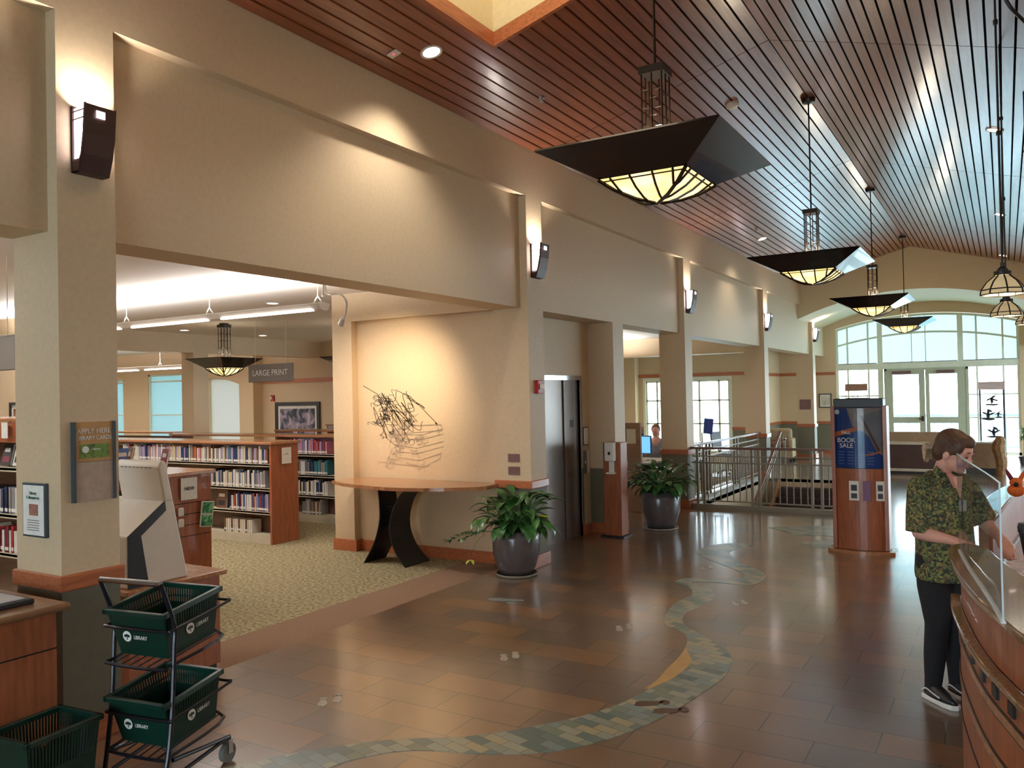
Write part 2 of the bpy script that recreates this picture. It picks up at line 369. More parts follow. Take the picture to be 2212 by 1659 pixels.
# ================================================================ THE SETTING
FLOORX = 6.0
f = MB()
WX0, WX1, WY0, WY1 = -4.57, -2.36, 13.52, 18.55          # stairwell opening
f.box(-4.93, FLOORX, -6, 8.2, -.06, 0); f.box(-5.2, FLOORX, 8.2, WY0, -.06, 0)
f.box(-5.2, WX0, WY0, WY1, -.06, 0); f.box(WX1, FLOORX, WY0, WY1, -.06, 0); f.box(-6.0, FLOORX, WY1, 26.2, -.06, 0)
floor = struct(f.build('floor', TILE))
struct(MB().box(-24, -5.5, -6, 8.2, -.06, 0).box(-24, -7.5, 8.2, 10.9, -.06, 0).box(-24, -5.2, 10.9, 14.4, -.06, 0).box(-12.15, -5.2, 14.4, 18.55, -.06, 0).box(-12.15, -6.0, 18.55, 22, -.06, 0).build('floor', CARPET))
struct(MB().box(-5.5, -4.93, -6, 8.2, -.06, 0).build('floor', STRIP))

# wooden ceiling, two slopes of boards over a dark backing
LX, RX, RIDX, LZ, RZ = -4.575, .7, -1.94, 4.73, 5.45
def zc(x): return LZ + (x - LX) * (RZ - LZ) / (RIDX - LX) if x <= RIDX else RZ - (x - RIDX) * (RZ - LZ) / (RX - RIDX)
HX0, HX1, HY0, HY1 = -3.70, -2.2, 3.2, 5.98
DARK = mat('dark_gap', (18, 14, 12), .9)
bds = MB(); N = 24
ysegs = [-6, -2.4, 3.0, 8.37, 13.47, 18.85, 22.62]
for side in (0, 1):
    xa, xb = (LX, RIDX) if side == 0 else (RIDX, RX)
    for i in range(N):
        x0 = xa + (xb - xa) * i / N + .0095; x1 = xa + (xb - xa) * (i + 1) / N - .0095
        z0, z1 = zc(x0), zc(x1)
        if i == N - 1 and side == 0: x1 += .006; z1 = zc(x1)
        for a, b in zip(ysegs, ysegs[1:]):
            spans = [(a + .006, b - .006)]
            if x1 > HX0 and x0 < HX1 and a < HY1 and b > HY0:
                spans = [(p, q) for p, q in ((a + .004, min(b, HY0)), (max(a, HY1), b - .004)) if q - p > .02]
            for p, q in spans:
                xm0, xm1, zm0, zm1 = x0, x1, z0, z1
                vs = [(xm0, p, zm0), (xm1, p, zm1), (xm1, q, zm1), (xm0, q, zm0)]; vs += [(x, y, z + .02) for x, y, z in vs]
                bds.add(vs, [(0, 3, 2, 1), (4, 5, 6, 7), (0, 1, 5, 4), (1, 2, 6, 5), (2, 3, 7, 6), (3, 0, 4, 7)])
struct(bds.build('ceiling', SLAT))
bk = MB()
def roofq(x0, x1, y0, y1):
    vs = [(x0, y0, zc(x0) + .045), (x1, y0, zc(x1) + .045), (x1, y1, zc(x1) + .045), (x0, y1, zc(x0) + .045)]; vs += [(a, b, c + .06) for a, b, c in vs]
    bk.add(vs, [(0, 3, 2, 1), (4, 5, 6, 7), (0, 1, 5, 4), (1, 2, 6, 5), (2, 3, 7, 6), (3, 0, 4, 7)])
roofq(LX - .3, HX0, -6, 22.7); roofq(HX1, RIDX, -6, 22.7); roofq(HX0, HX1, -6, HY0); roofq(HX0, HX1, HY1, 22.7); roofq(RIDX, RX + .3, -6, 22.7)
struct(bk.build('ceiling_backing', DARK))
# skylight shaft with wooden edge
sk = MB(); T = .04
for x0, x1, y0, y1 in ((HX0 - T, HX0, HY0 - T, HY1 + T), (HX1, HX1 + T, HY0 - T, HY1 + T), (HX0, HX1, HY0 - T, HY0), (HX0, HX1, HY1, HY1 + T)):
    za, zb = zc(x0) + .024, zc(x1) + .024
    sk.add([(x0, y0, za), (x1, y0, zb), (x1, y1, zb), (x0, y1, za), (x0, y0, 6.35), (x1, y0, 6.35), (x1, y1, 6.35), (x0, y1, 6.35)], [(0, 3, 2, 1), (4, 5, 6, 7), (0, 1, 5, 4), (1, 2, 6, 5), (2, 3, 7, 6), (3, 0, 4, 7)])
struct(sk.build('wall_skylight', CREAM))
tr = MB()
def slopebar(x0, x1, y0, y1, dz0, dz1):
    vs = [(x0, y0, zc(x0) + dz0), (x1, y0, zc(x1) + dz0), (x1, y1, zc(x1) + dz0), (x0, y1, zc(x0) + dz0)]; vs += [(a, b, zc(a) + dz1) for a, b, c in vs]
    tr.add(vs, [(0, 3, 2, 1), (4, 5, 6, 7), (0, 1, 5, 4), (1, 2, 6, 5), (2, 3, 7, 6), (3, 0, 4, 7)])
slopebar(HX0 - .02, HX0 + .02, HY0 - .02, HY1 + .02, -.03, .09); slopebar(HX1 - .02, HX1 + .02, HY0 - .02, HY1 + .02, -.03, .09)
slopebar(HX0 + .02, HX1 - .02, HY0 - .02, HY0 + .02, -.03, .09); slopebar(HX0 + .02, HX1 - .02, HY1 - .02, HY1 + .02, -.03, .09)
struct(tr.build('trim_1', TRIM))
struct(MB().box(HX0 - .04, HX1 + .04, HY0 - .04, HY1 + .04, 6.35, 6.4).build('ceiling', CREAM))
lamp('well_light', 'AREA', ((HX0 + HX1) / 2, (HY0 + HY1) / 2, 6.3), 34, (1, .86, .62), 1.2, 2.4)

# colonnade: upper beam, recessed panels, columns
struct(MB().box(-5.06, -4.575, -6, 22.6, 4.2, 4.95).build('wall_left', PAINT))
COLY = [-2.66, 2.67, 8.02, 13.30, 18.60, 24.0]; CW = .355
ys = [-6] + [v for y in COLY for v in (y, y + CW)] + [26.2]
for i in range(0, len(ys), 2):
    struct(MB().box(-5.04, -4.67, ys[i], ys[i + 1], 2.94, 4.2).build('wall_left', PAINT))
for y in COLY:
    top = 4.2
    c = MB().box(-5.03, -4.575, y, y + CW, .9, top, 0).box(-5.03, -4.575, y, y + CW, 0, .9, 1).build('column', [PAINT, GREEN]); struct(c)
    MB().box(-5.05, -4.552, y - .022, y + CW + .022, .895, .985).build('cap_trim', TRIM, c, bevel=.008)
    MB().box(-5.052, -4.55, y - .025, y + CW + .025, 0, .145).build('baseboard', TRIM, c, bevel=.006)

# elevator block with art niche
eb = MB().box(-7.5, -5.2, 8.1, 10.9, 0, 3.3).box(-5.2, -5.05, 8.375, 9.0, 0, 2.95).box(-5.2, -5.05, 10.25, 10.54, 0, 2.95).box(-5.2, -5.05, 9.0, 10.25, 2.16, 2.95)
eb.box(-7.5, -7.17, 7.99, 8.1, 0, 3.3).box(-7.17, -5.03, 7.99, 8.1, 2.94, 3.3).box(-5.2, -4.99, 8.1, 8.375, 0, 3.3)
struct(eb.build('wall_elevator', PAINT))
p = struct(MB().box(-5.2, -4.66, 10.54, 10.9, .9, 2.94, 0).box(-5.2, -4.66, 10.54, 10.9, 0, .9, 1).build('column', [PAINT, GREEN]))
MB().box(-5.19, -4.64, 10.55, 10.92, .895, .985).build('cap_trim', TRIM, p, bevel=.008)
MB().box(-5.19, -4.64, 10.52, 10.92, 0, .145).build('baseboard', TRIM, p, bevel=.006)
struct(MB().box(-7.15, -5.03, 8.08, 8.1, 0, .135).box(-7.52, -7.15, 7.97, 7.99, 0, .145).box(-7.15, -7.13, 7.97, 8.1, 0, .145).build('baseboard_niche', TRIM))
struct(MB().box(-5.05, -5.035, 10.25, 10.54, 0, .14).box(-5.05, -5.035, 8.4, 9.0, 0, .14).build('baseboard_elevator', TRIM))
d = struct(MB().box(-5.09, -5.05 + .012, 8.94, 9.0, 0, 2.2).box(-5.09, -5.038, 10.25, 10.3, 0, 2.2).box(-5.09, -5.038, 9.0, 10.25, 2.14, 2.2).build('door_1', CHROME))
MB().box(-5.12, -5.10, 9.0, 9.84, 0, 2.14).build('door_leaf', STEEL, d); MB().box(-5.10, -5.08, 9.83, 10.25, 0, 2.14).build('door_leaf', STEEL, d)
MB().box(-5.08, -5.076, 10.0, 10.1, 1.5, 1.6).build('floor_marker', BLACKP, d)
MB().box(-5.08, -5.072, 9.92, 10.0, .82, .9).build('call_button', PLAQUE, d)

# gable end, vault and window wall
def arch(z0, k, x0, x1, n=28): return [(x0 + (x1 - x0) * i / n, z0 - k * (x0 + (x1 - x0) * i / n + 1.95) ** 2) for i in range(n + 1)]
poly = [(-5.06, 3.6)] + [(-5.06, 4.95), (-4.575, 4.9), (-1.94, 5.6), (.7, 4.9), (1.2, 4.9), (1.2, 3.6)] + arch(4.39, .078, 1.0, -4.66)
gb = MB(); arc = arch(4.39, .078, -4.7, .82)
GZ = lambda x: zc(max(LX, min(RX, x))) + .12
for (xa, za), (xb, zb) in zip(arc, arc[1:]):
    vs = [(xa, 22.6, za), (xb, 22.6, zb), (xb, 26.2, zb), (xa, 26.2, za), (xa, 22.6, GZ(xa)), (xb, 22.6, GZ(xb)), (xb, 26.2, GZ(xb)), (xa, 26.2, GZ(xa))]
    gb.add(vs, [(0, 3, 2, 1), (4, 5, 6, 7), (0, 1, 5, 4), (2, 3, 7, 6)])
gb.add([(-4.7, 22.6, 3.7), (-4.7, 26.2, 3.7), (-4.7, 26.2, 5), (-4.7, 22.6, 5)], [(0, 1, 2, 3)])
struct(gb.build('wall_gable', CREAM))
ww = MB().box(-6.1, -4.33, 26.2, 26.4, 0, 4.9).box(.36, .62, 26.2, 26.4, 0, 4.9).box(.62, 6.1, 26.2, 26.4, 2.7, 4.9).box(5.6, 6.1, 26.2, 26.4, 0, 2.7).box(.62, 5.6, 26.2, 26.4, 0, .1)
arc = arch(4.08, .06, -4.33, .36)
for (xa, za), (xb, zb) in zip(arc, arc[1:]):
    vs = [(xa, 26.2, za), (xb, 26.2, zb), (xb, 26.4, zb), (xa, 26.4, za), (xa, 26.2, 4.9), (xb, 26.2, 4.9), (xb, 26.4, 4.9), (xa, 26.4, 4.9)]
    ww.add(vs, [(0, 3, 2, 1), (4, 5, 6, 7), (0, 1, 5, 4), (2, 3, 7, 6)])
struct(ww.build('wall_end', PAINT))
FRAME = mat('pale_green_frame', (232, 238, 222), .45, noise=.02)
DOORP = mat('sage_door_paint', (184, 192, 170), .45, noise=.02)
wf = MB(); Yf = 26.25; D = .07
A = lambda x, z0, k: z0 - k * (x + 1.95) ** 2
for x, w in ((-4.30, .06), (-4.01, .05), (-3.44, .05), (-3.12, .14), (-1.045, .14), (-.65, .05), (-.02, .05), (.33, .06)):
    wf.box(x - w / 2, x + w / 2, Yf, Yf + D, 0.0, A(x, 4.06, .06))
for x in (-2.28, -1.92): wf.box(x - .012, x + .012, Yf, Yf + D, 2.68, A(x, 4.06, .06))
for zb, kk, h in ((4.0, .06, .07), (3.5, .056, .06)):
    ar = arch(zb, kk, -4.33, .36)
    for (xa, za), (xb, zb2) in zip(ar, ar[1:]):
        vs = [(xa, Yf - .01, za), (xb, Yf - .01, zb2), (xb, Yf + D, zb2), (xa, Yf + D, za), (xa, Yf - .01, za + h), (xb, Yf - .01, zb2 + h), (xb, Yf + D, zb2 + h), (xa, Yf + D, za + h)]
        wf.add(vs, [(0, 3, 2, 1), (4, 5, 6, 7), (0, 1, 5, 4), (2, 3, 7, 6)])
wf.box(-4.33, .36, Yf - .03, Yf + D, 2.49, 2.67)
for a, b in ((-4.33, -3.12), (-1.045, .36)):
    wf.box(a, b, Yf, Yf + D, 0, .12)
    for z in (1.72, 1.07): wf.box(a, b, Yf + .02, Yf + D - .01, z - .022, z + .022)
wn = struct(wf.build('window_2', FRAME))
MB().box(-4.3, .33, Yf + .05, Yf + .056, .1, 2.5).build('glass_pane', GLASS, wn)
ar = arch(4.02, .06, -4.3, .33); sf = MB()
for (xa, za), (xb, zb2) in zip(ar, ar[1:]): sf.add([(xa, Yf + .075, 2.68), (xb, Yf + .075, 2.68), (xb, Yf + .075, zb2), (xa, Yf + .075, za)], [(0, 1, 2, 3)])
sf.build('roller_shade', SHADEFAB, wn)
MB().box(-4.28, -3.2, Yf - .015, Yf - .002, 2.665, 2.69).box(-3.05, -1.12, Yf - .015, Yf - .002, 2.665, 2.69).box(-.98, .3, Yf - .015, Yf - .002, 2.665, 2.69).build('shade_hem', PLAQUE, wn)
wf = MB()
for k in range(6): xx = .62 + .996 * k; wf.box(xx - .03, xx + .03, 26.22, 26.28, .1, 2.7)
for z in (.12, 1.07, 2.48, 2.68): wf.box(.62, 5.6, 26.22, 26.28, z - .02, z + .02)
o = struct(wf.build('window_10', FRAME)); MB().box(.62, 5.6, 26.25, 26.256, .1, 2.7).build('glass_pane', GLASS, o)
# double door in the window wall
dr = MB()
for a, b, g0, g1 in ((-2.95, -1.96, -2.79, -2.11), (-1.94, -.93, -1.84, -1.14)):
    dr.box(a, g0, 26.2, 26.25, .02, 2.44).box(g1, b, 26.2, 26.25, .02, 2.44).box(g0, g1, 26.2, 26.25, 2.32, 2.44).box(g0, g1, 26.2, 26.25, .92, 1.1).box(g0, g1, 26.2, 26.25, .02, .14)
dr.box(-3.02, -2.95, 26.19, 26.27, 0, 2.49).box(-.93, -.86, 26.19, 26.27, 0, 2.49).box(-3.02, -.86, 26.19, 26.27, 2.44, 2.5)
dd = struct(dr.build('door_2', DOORP))
MB().box(-2.8, -2.3, 26.13, 26.19, 2.34, 2.42).box(-1.65, -1.2, 26.13, 26.19, 2.34, 2.42).build('door_closer', PLAQUE, dd)
MB().box(-2.06, -2.0, 26.15, 26.2, .98, 1.12).box(-2.12, -2.0, 26.12, 26.15, 1.03, 1.06).build('door_handle', BRONZE, dd)
MB().box(-2.79, -2.11, 26.22, 26.226, .14, 2.32).box(-1.84, -1.14, 26.22, 26.226, .14, 2.32).build('glass_pane', GLASS, dd)

# rooms behind the colonnade
struct(MB().box(-24.1, -12.1, -6, 14.6, 3.3, 3.4).box(-12.1, -5.04, -6, 22.2, 3.3, 3.4).box(-6.1, -5.04, 22, 26.4, 3.3, 3.4).build('ceiling', WHITEC))
struct(MB().box(-14.15, -13.85, -6, 14.4, 2.93, 3.3).box(-12.2, -5.04, 19.5, 19.9, 2.86, 3.3).box(-7.5, -5.04, 10.9, 11.1, 3.1, 3.3).build('wall_beam', PAINT))
for x0, x1, y0, y1 in ((-14.22, -13.86, 10.8, 11.16), (-14.22, -13.86, 2.2, 2.56), (-16.27, -15.87, 14.1, 14.4), (-9.35, -8.95, 21.7, 22.0)):
    c = struct(MB().box(x0, x1, y0, y1, 0, 3.3).build('column', PAINT))
struct(MB().box(-24.1, -24, -6, 14.6, 0, 3.3).build('wall_left', PAINT))
def holed(x0, x1, z0, z1, holes):                       # wall pieces along x around rectangular openings
    out = []; xs = x0
    for a, b, c, d in sorted(holes):
        out.append((xs, a, z0, z1)); out.append((a, b, z0, c)); out.append((a, b, d, z1)); xs = b
    out.append((xs, x1, z0, z1)); return out
w = MB()
for a, b, c, d in holed(-24, -12.1, 0, 3.3, [(-22.6, -21.5, .9, 2.62), (-20.4, -18.5, .9, 2.72), (-17.95, -16.7, .9, 2.55)]): w.box(a, b, 14.4, 14.6, c, d)
struct(w.build('wall_back', PAINT))
for n_, (a, b, c, d) in enumerate(((-22.6, -21.5, .9, 2.62), (-20.4, -18.5, .9, 2.72)), 3):
    wf = MB().box(a, b, 14.42, 14.48, d - .05, d).box(a, b, 14.42, 14.48, c, c + .05).box(a, a + .06, 14.42, 14.48, c, d).box(b - .06, b, 14.42, 14.48, c, d).box(a, b, 14.43, 14.47, 1.59, 1.62).box(a, b, 14.41, 14.47, 2.5, 2.54)
    o = struct(wf.build('window_%d' % n_, FRAME)); MB().box(a, b, 14.45, 14.456, c, d).build('glass_pane', GLASS, o); MB().box(a, b, 14.47, 14.475, c + .1, d).build('roller_shade', SHADEC, o)
o = struct(MB().box(-17.95, -17.9, 14.42, 14.5, .9, 2.55).box(-16.75, -16.7, 14.42, 14.5, .9, 2.55).build('window_5', CREAM))
MB().box(-17.95, -16.7, 14.5, 14.506, .9, 2.55).build('roller_shade', SHADEW, o)
cr_ = MB()
for i in range(10):
    xa, xb = -17.95 + 1.25 * i / 10, -17.95 + 1.25 * (i + 1) / 10
    zf = lambda x: 2.53 - .17 * max(0, (x + 17.6) / .9) ** 2
    cr_.add([(xa, 14.41, zf(xa)), (xb, 14.41, zf(xb)), (xb, 14.41, 2.56), (xa, 14.41, 2.56), (xa, 14.5, zf(xa)), (xb, 14.5, zf(xb)), (xb, 14.5, 2.56), (xa, 14.5, 2.56)], [(0, 1, 2, 3), (4, 7, 6, 5), (0, 4, 5, 1)])
cr_.build('arched_head', PAINT, o)
struct(MB().box(-15.87, -12.2, 14.37, 14.4, 2.37, 2.46).build('trim_2', TRIM))
struct(MB().box(-12.2, -12.1, 14.6, 22.2, 0, 3.3).build('wall_partition', PAINT))
w = MB()
for a, b, c, d in holed(-12.2, -5.95, 0, 3.3, [(-8.75, -6.36, .3, 2.26)]): w.box(a, b, 22.0, 22.2, c, d)
w.box(-6.1, -6.0, 22.2, 26.2, 0, 3.3)
struct(w.build('wall_office', PAINT))
struct(MB().box(-12.1, -8.8, 21.98, 22, 0, .9).box(-6.31, -5.95, 21.98, 22, 0, .9).box(-6.0, -5.98, 22.2, 26.2, 0, .9).box(-5.98, -4.38, 26.18, 26.2, 0, .9).build('wall_wainscot', GREEN))
t3 = MB()
for z0, z1 in ((.9, .98), (2.37, 2.46)):
    t3.box(-12.1, -8.83 if z0 < 2 else -5.95, 21.965, 22, z0, z1)
    if z0 < 2: t3.box(-6.3, -5.95, 21.965, 22, z0, z1)
    t3.box(-6.0, -5.965, 22.2, 26.2, z0, z1).box(-5.965, -4.36, 26.165, 26.2, z0, z1)
t3.box(-5.98, -4.38, 26.17, 26.2, 0, .14)
struct(t3.build('trim_3', TRIM))
wf = MB()
for x in (-8.73, -8.42, -7.85, -7.2, -6.65, -6.38): wf.box(x - .025, x + .025, 22.02, 22.08, .3, 2.26)
for z in (.32, 1.07, 1.71, 2.24): wf.box(-8.75, -6.36, 22.02, 22.08, z - .02, z + .02)
wf.box(-8.82, -6.29, 21.97, 22.0, 2.26, 2.36).box(-8.82, -8.75, 21.97, 22, .3, 2.26).box(-6.36, -6.29, 21.97, 22, .3, 2.26)
o = struct(wf.build('window_6', FRAME)); MB().box(-8.75, -6.36, 22.06, 22.066, .3, 2.26).build('glass_pane', GLASS, o)

# right-hand side and the end behind the camera
struct(MB().box(.7, 1.1, -6, 26.2, 2.94, 5.0).build('wall_right', PAINT))
struct(MB().box(1.1, 6.1, -6, 26.2, 2.94, 3.04).build('ceiling', WHITEC))
w = MB()
for a, b, c, d in holed(-6, 26.4, 0, 3, [(15.5, 21.0, .1, 2.7), (21.8, 25.8, .1, 2.7)]): w.box(6, 6.1, a, b, c, d)
struct(w.build('wall_right', PAINT))
for n_, (a, b) in enumerate(((15.5, 21.0), (21.8, 25.8)), 8):
    wf = MB()
    for k in range(5): yy = a + (b - a) * k / 4; wf.box(6.02, 6.08, yy - .03, yy + .03, .1, 2.7)
    for z in (.12, 1.07, 2.68): wf.box(6.02, 6.08, a, b, z - .02, z + .02)
    o = struct(wf.build('window_%d' % n_, FRAME)); MB().box(6.04, 6.046, a, b, .1, 2.7).build('glass_pane', GLASS, o)
    portal('daylight_portal', (6.3, (a + b) / 2, 1.4), (0, PI / 2, 0), 2.8, b - a)
w = MB()
for a, b, c, d in holed(-24.1, 6.1, 0, 5.6, [(-4.4, .5, 0, 3.3)]): w.box(a, b, -6.1, -6, c, d)
struct(w.build('wall_entrance', PAINT))
o = struct(MB().box(-4.4, .5, -6.08, -6.02, 3.2, 3.3).box(-4.4, .5, -6.08, -6.02, 2.1, 2.2).box(-4.4, -4.3, -6.08, -6.02, 0, 3.3).box(.4, .5, -6.08, -6.02, 0, 3.3).box(-2.0, -1.9, -6.08, -6.02, 0, 3.3).build('window_7', FRAME))
MB().box(-4.4, .5, -6.05, -6.044, 0, 3.2).build('glass_pane', GLASS, o)
# outside ground and deck
struct(MB().box(-40, 25, 26.5, 70, -.5, -.1).box(-40, -6.2, 22.3, 26.5, -.5, -.1).box(-60, -12.3, 14.7, 22.3, -.5, -.1).box(-15, 10, -20, -6.2, -.3, -.02).box(6.2, 40, -6, 26.5, -.5, -.1).build('ground', mat('pale_concrete', (205, 210, 210), .9, noise=.03)))
dk = thing('deck_railing', 'pale metal deck railing outside the glass end wall', 'railing', (0, 0, 0))
DECK = mat('pale_deck_metal', (120, 150, 165), .5)
MB().box(-8, 6, 30, 30.05, .98, 1.06).box(-8, 6, 30, 30.05, 0.0, .04).build('rail', DECK, dk)
b = MB()
for i in range(56): b.box(-8 + i * .25, -7.98 + i * .25, 30.01, 30.03, -.1, 1.0)
b.build('balusters', DECK, dk)

# stairwell
STEP = mat('dark_stair_tread', (58, 44, 40), .6, noise=.08)
s = MB()
for k in range(14):
    z = -.17 * (k + 1); y1 = WY1 - .29 * k
    s.box(-4.25, WX1, y1 - .29, y1 - .0, z - .17, z)
struct(s.build('floor_stairs', STEP))
struct(MB().box(WX0 - .03, WX0, WY0, WY1, -3, 0).box(WX1, WX1 + .03, WY0, WY1, -3, 0).box(WX0, WX1, WY0 - .03, WY0, -3, 0).box(WX0, WX1, WY1, WY1 + .03, -3, 0).build('wall_stairwell', PAINT))
struct(MB().box(WX0, WX1, WY0, WY1, -3.05, -3).build('floor_lower', CARPET))
st = MB(); y0 = WY1 - .05; y1 = WY1 - 4.0
st.add([(x, a, b) for x in (-4.31, -4.25) for a, b in ((y0, -.02), (y1, -2.36), (y1, -2.66), (y0, -.32))], [(0, 1, 2, 3), (7, 6, 5, 4), (0, 4, 5, 1), (1, 5, 6, 2), (2, 6, 7, 3), (3, 7, 4, 0)])
struct(st.build('trim_4', OAKTOP))

# river of stone and little footprints inlaid in the floor
def ribbon(L, Rr, z0, z1, n=5):
    a = catmull([(x, y, 0) for x, y in L], n); b = catmull([(x, y, 0) for x, y in Rr], n)
    m = min(len(a), len(b)); mb = MB(); vs = []
    for i in range(m): vs += [(a[i][0], a[i][1], z0), (b[i][0], b[i][1], z0), (b[i][0], b[i][1], z1), (a[i][0], a[i][1], z1)]
    fs = []
    for i in range(m - 1):
        for k in range(4): fs.append((i * 4 + k, i * 4 + (k + 1) % 4, i * 4 + 4 + (k + 1) % 4, i * 4 + 4 + k))
    fs += [(3, 2, 1, 0), tuple(range(4 * m - 4, 4 * m))]
    return mb.add(vs, fs)
L1 = [(-4.1, 2.45), (-3.62, 2.96), (-3.39, 3.31), (-3.04, 3.68), (-2.71, 3.90), (-2.43, 4.21), (-2.175, 4.63), (-2.056, 5.09), (-2.076, 5.49), (-2.135, 6.05), (-2.255, 6.40), (-2.479, 6.58), (-2.607, 6.93), (-2.66, 7.36), (-2.62, 7.65), (-2.74, 7.93), (-2.95, 8.10), (-2.87, 8.34), (-2.455, 8.42), (-2.415, 8.76), (-2.77, 9.14), (-3.24, 9.67), (-3.22, 10.25), (-2.93, 10.6)]
R1 = [(-3.6, 2.6), (-3.2, 3.05), (-3.06, 3.38), (-2.85, 3.62), (-2.40, 3.80), (-2.08, 4.07), (-1.846, 4.56), (-1.711, 5.28), (-1.70, 5.75), (-1.81, 6.09), (-2.053, 6.36), (-2.343, 6.65), (-2.46, 6.99), (-2.42, 7.35), (-2.40, 7.65), (-2.56, 7.98), (-2.80, 8.16), (-2.62, 8.27), (-2.25, 8.32), (-2.22, 8.85), (-2.62, 9.35), (-2.84, 9.72), (-2.9, 10.0), (-2.75, 10.4)]
struct(ribbon(L1, R1, -.01, .0025).build('floor_river', RIVER))
struct(ribbon([(-2.13, 6.05), (-2.10, 5.8), (-2.09, 5.55), (-2.07, 5.3), (-2.08, 5.1)], [(-2.11, 6.0), (-2.0, 5.8), (-1.975, 5.6), (-1.99, 5.35), (-2.05, 5.12)], 0, .0032).build('floor_sandbar', SAND))
def blob(cx, cy, rx, ry, seed, n=14, rz=0):
    rnd = random.Random(seed); P = []
    for i in range(n):
        a = 2 * PI * i / n; k = .8 + .4 * rnd.random(); x, y = rx * k * math.cos(a), ry * k * math.sin(a)
        P.append((cx + x * math.cos(rz) - y * math.sin(rz), cy + x * math.sin(rz) + y * math.cos(rz), 0))
    return [(x, y) for x, y, _ in catmull(P, 3, True)]
struct(MB().prism(blob(-2.3, 11.9, .55, .42, 3), -.01, .0025).prism(blob(-1.95, 10.9, .3, .25, 5), -.01, .0025).build('floor_pond', RIVER))
def footprints(x, y, rz, m, label, s=1.0):
    o = MB()
    for dx, dy in ((-.045, -.02), (.045, .03)):
        o.prism([(dx * s + a, dy * s + b) for a, b in blob(0, 0, .028 * s, .065 * s, 9, 10)], -.005, .0036)
        o.prism([(dx * s + a, dy * s + b + .075 * s) for a, b in blob(0, 0, .03 * s, .02 * s, 4, 8)], -.005, .0036)
    b = o.build('footprint_inlay', m); b.location = (x, y, 0); b.rotation_euler = (0, 0, rz)
    tag(b, label, 'floor inlay', 'footprints inlaid in the floor')
footprints(-3.78, 3.95, .7, PALEIN, 'pale footprint pair in the brown tiles nearest the book trolley')
footprints(-3.21, 5.25, .6, PALEIN, 'pale footprint pair in the middle of the open tiled floor')
footprints(-2.75, 6.33, .5, PALEIN, 'pale footprint pair just left of the narrow river bend')
footprints(-2.13, 7.54, .5, PALEIN, 'pale footprint pair just right of the narrow river bend')
footprints(-2.87, 8.9, .4, PALEIN, 'pale footprint pair beside the far river loop')
footprints(-1.9, 4.83, -.9, BROWNIN, 'two large brown footprints set in the stone river', 1.5)
fi = MB().prism(blob(-4.15, 6.7, .16, .05, 2, rz=.3), -.005, .003).prism(blob(-4.02, 6.62, .05, .03, 8), -.005, .003).build('fish_inlay', mat('grey_blue_stone', (128, 138, 132), .35, noise=.1, scale=20)); tag(fi, 'grey-blue fish-shaped stone inlay in the tiles by the planter', 'floor inlay')
vg = MB().box(-.62, -.42, 9.95, 10.2, -.004, .003)
for i in range(6): vg.box(-.61 + i * .034, -.595 + i * .034, 9.97, 10.18, .003, .006, 1)
tag(vg.build('floor_vent', [STEEL, BLACKP]), 'small grey slotted vent set in the tiles beyond the desk', 'vent')

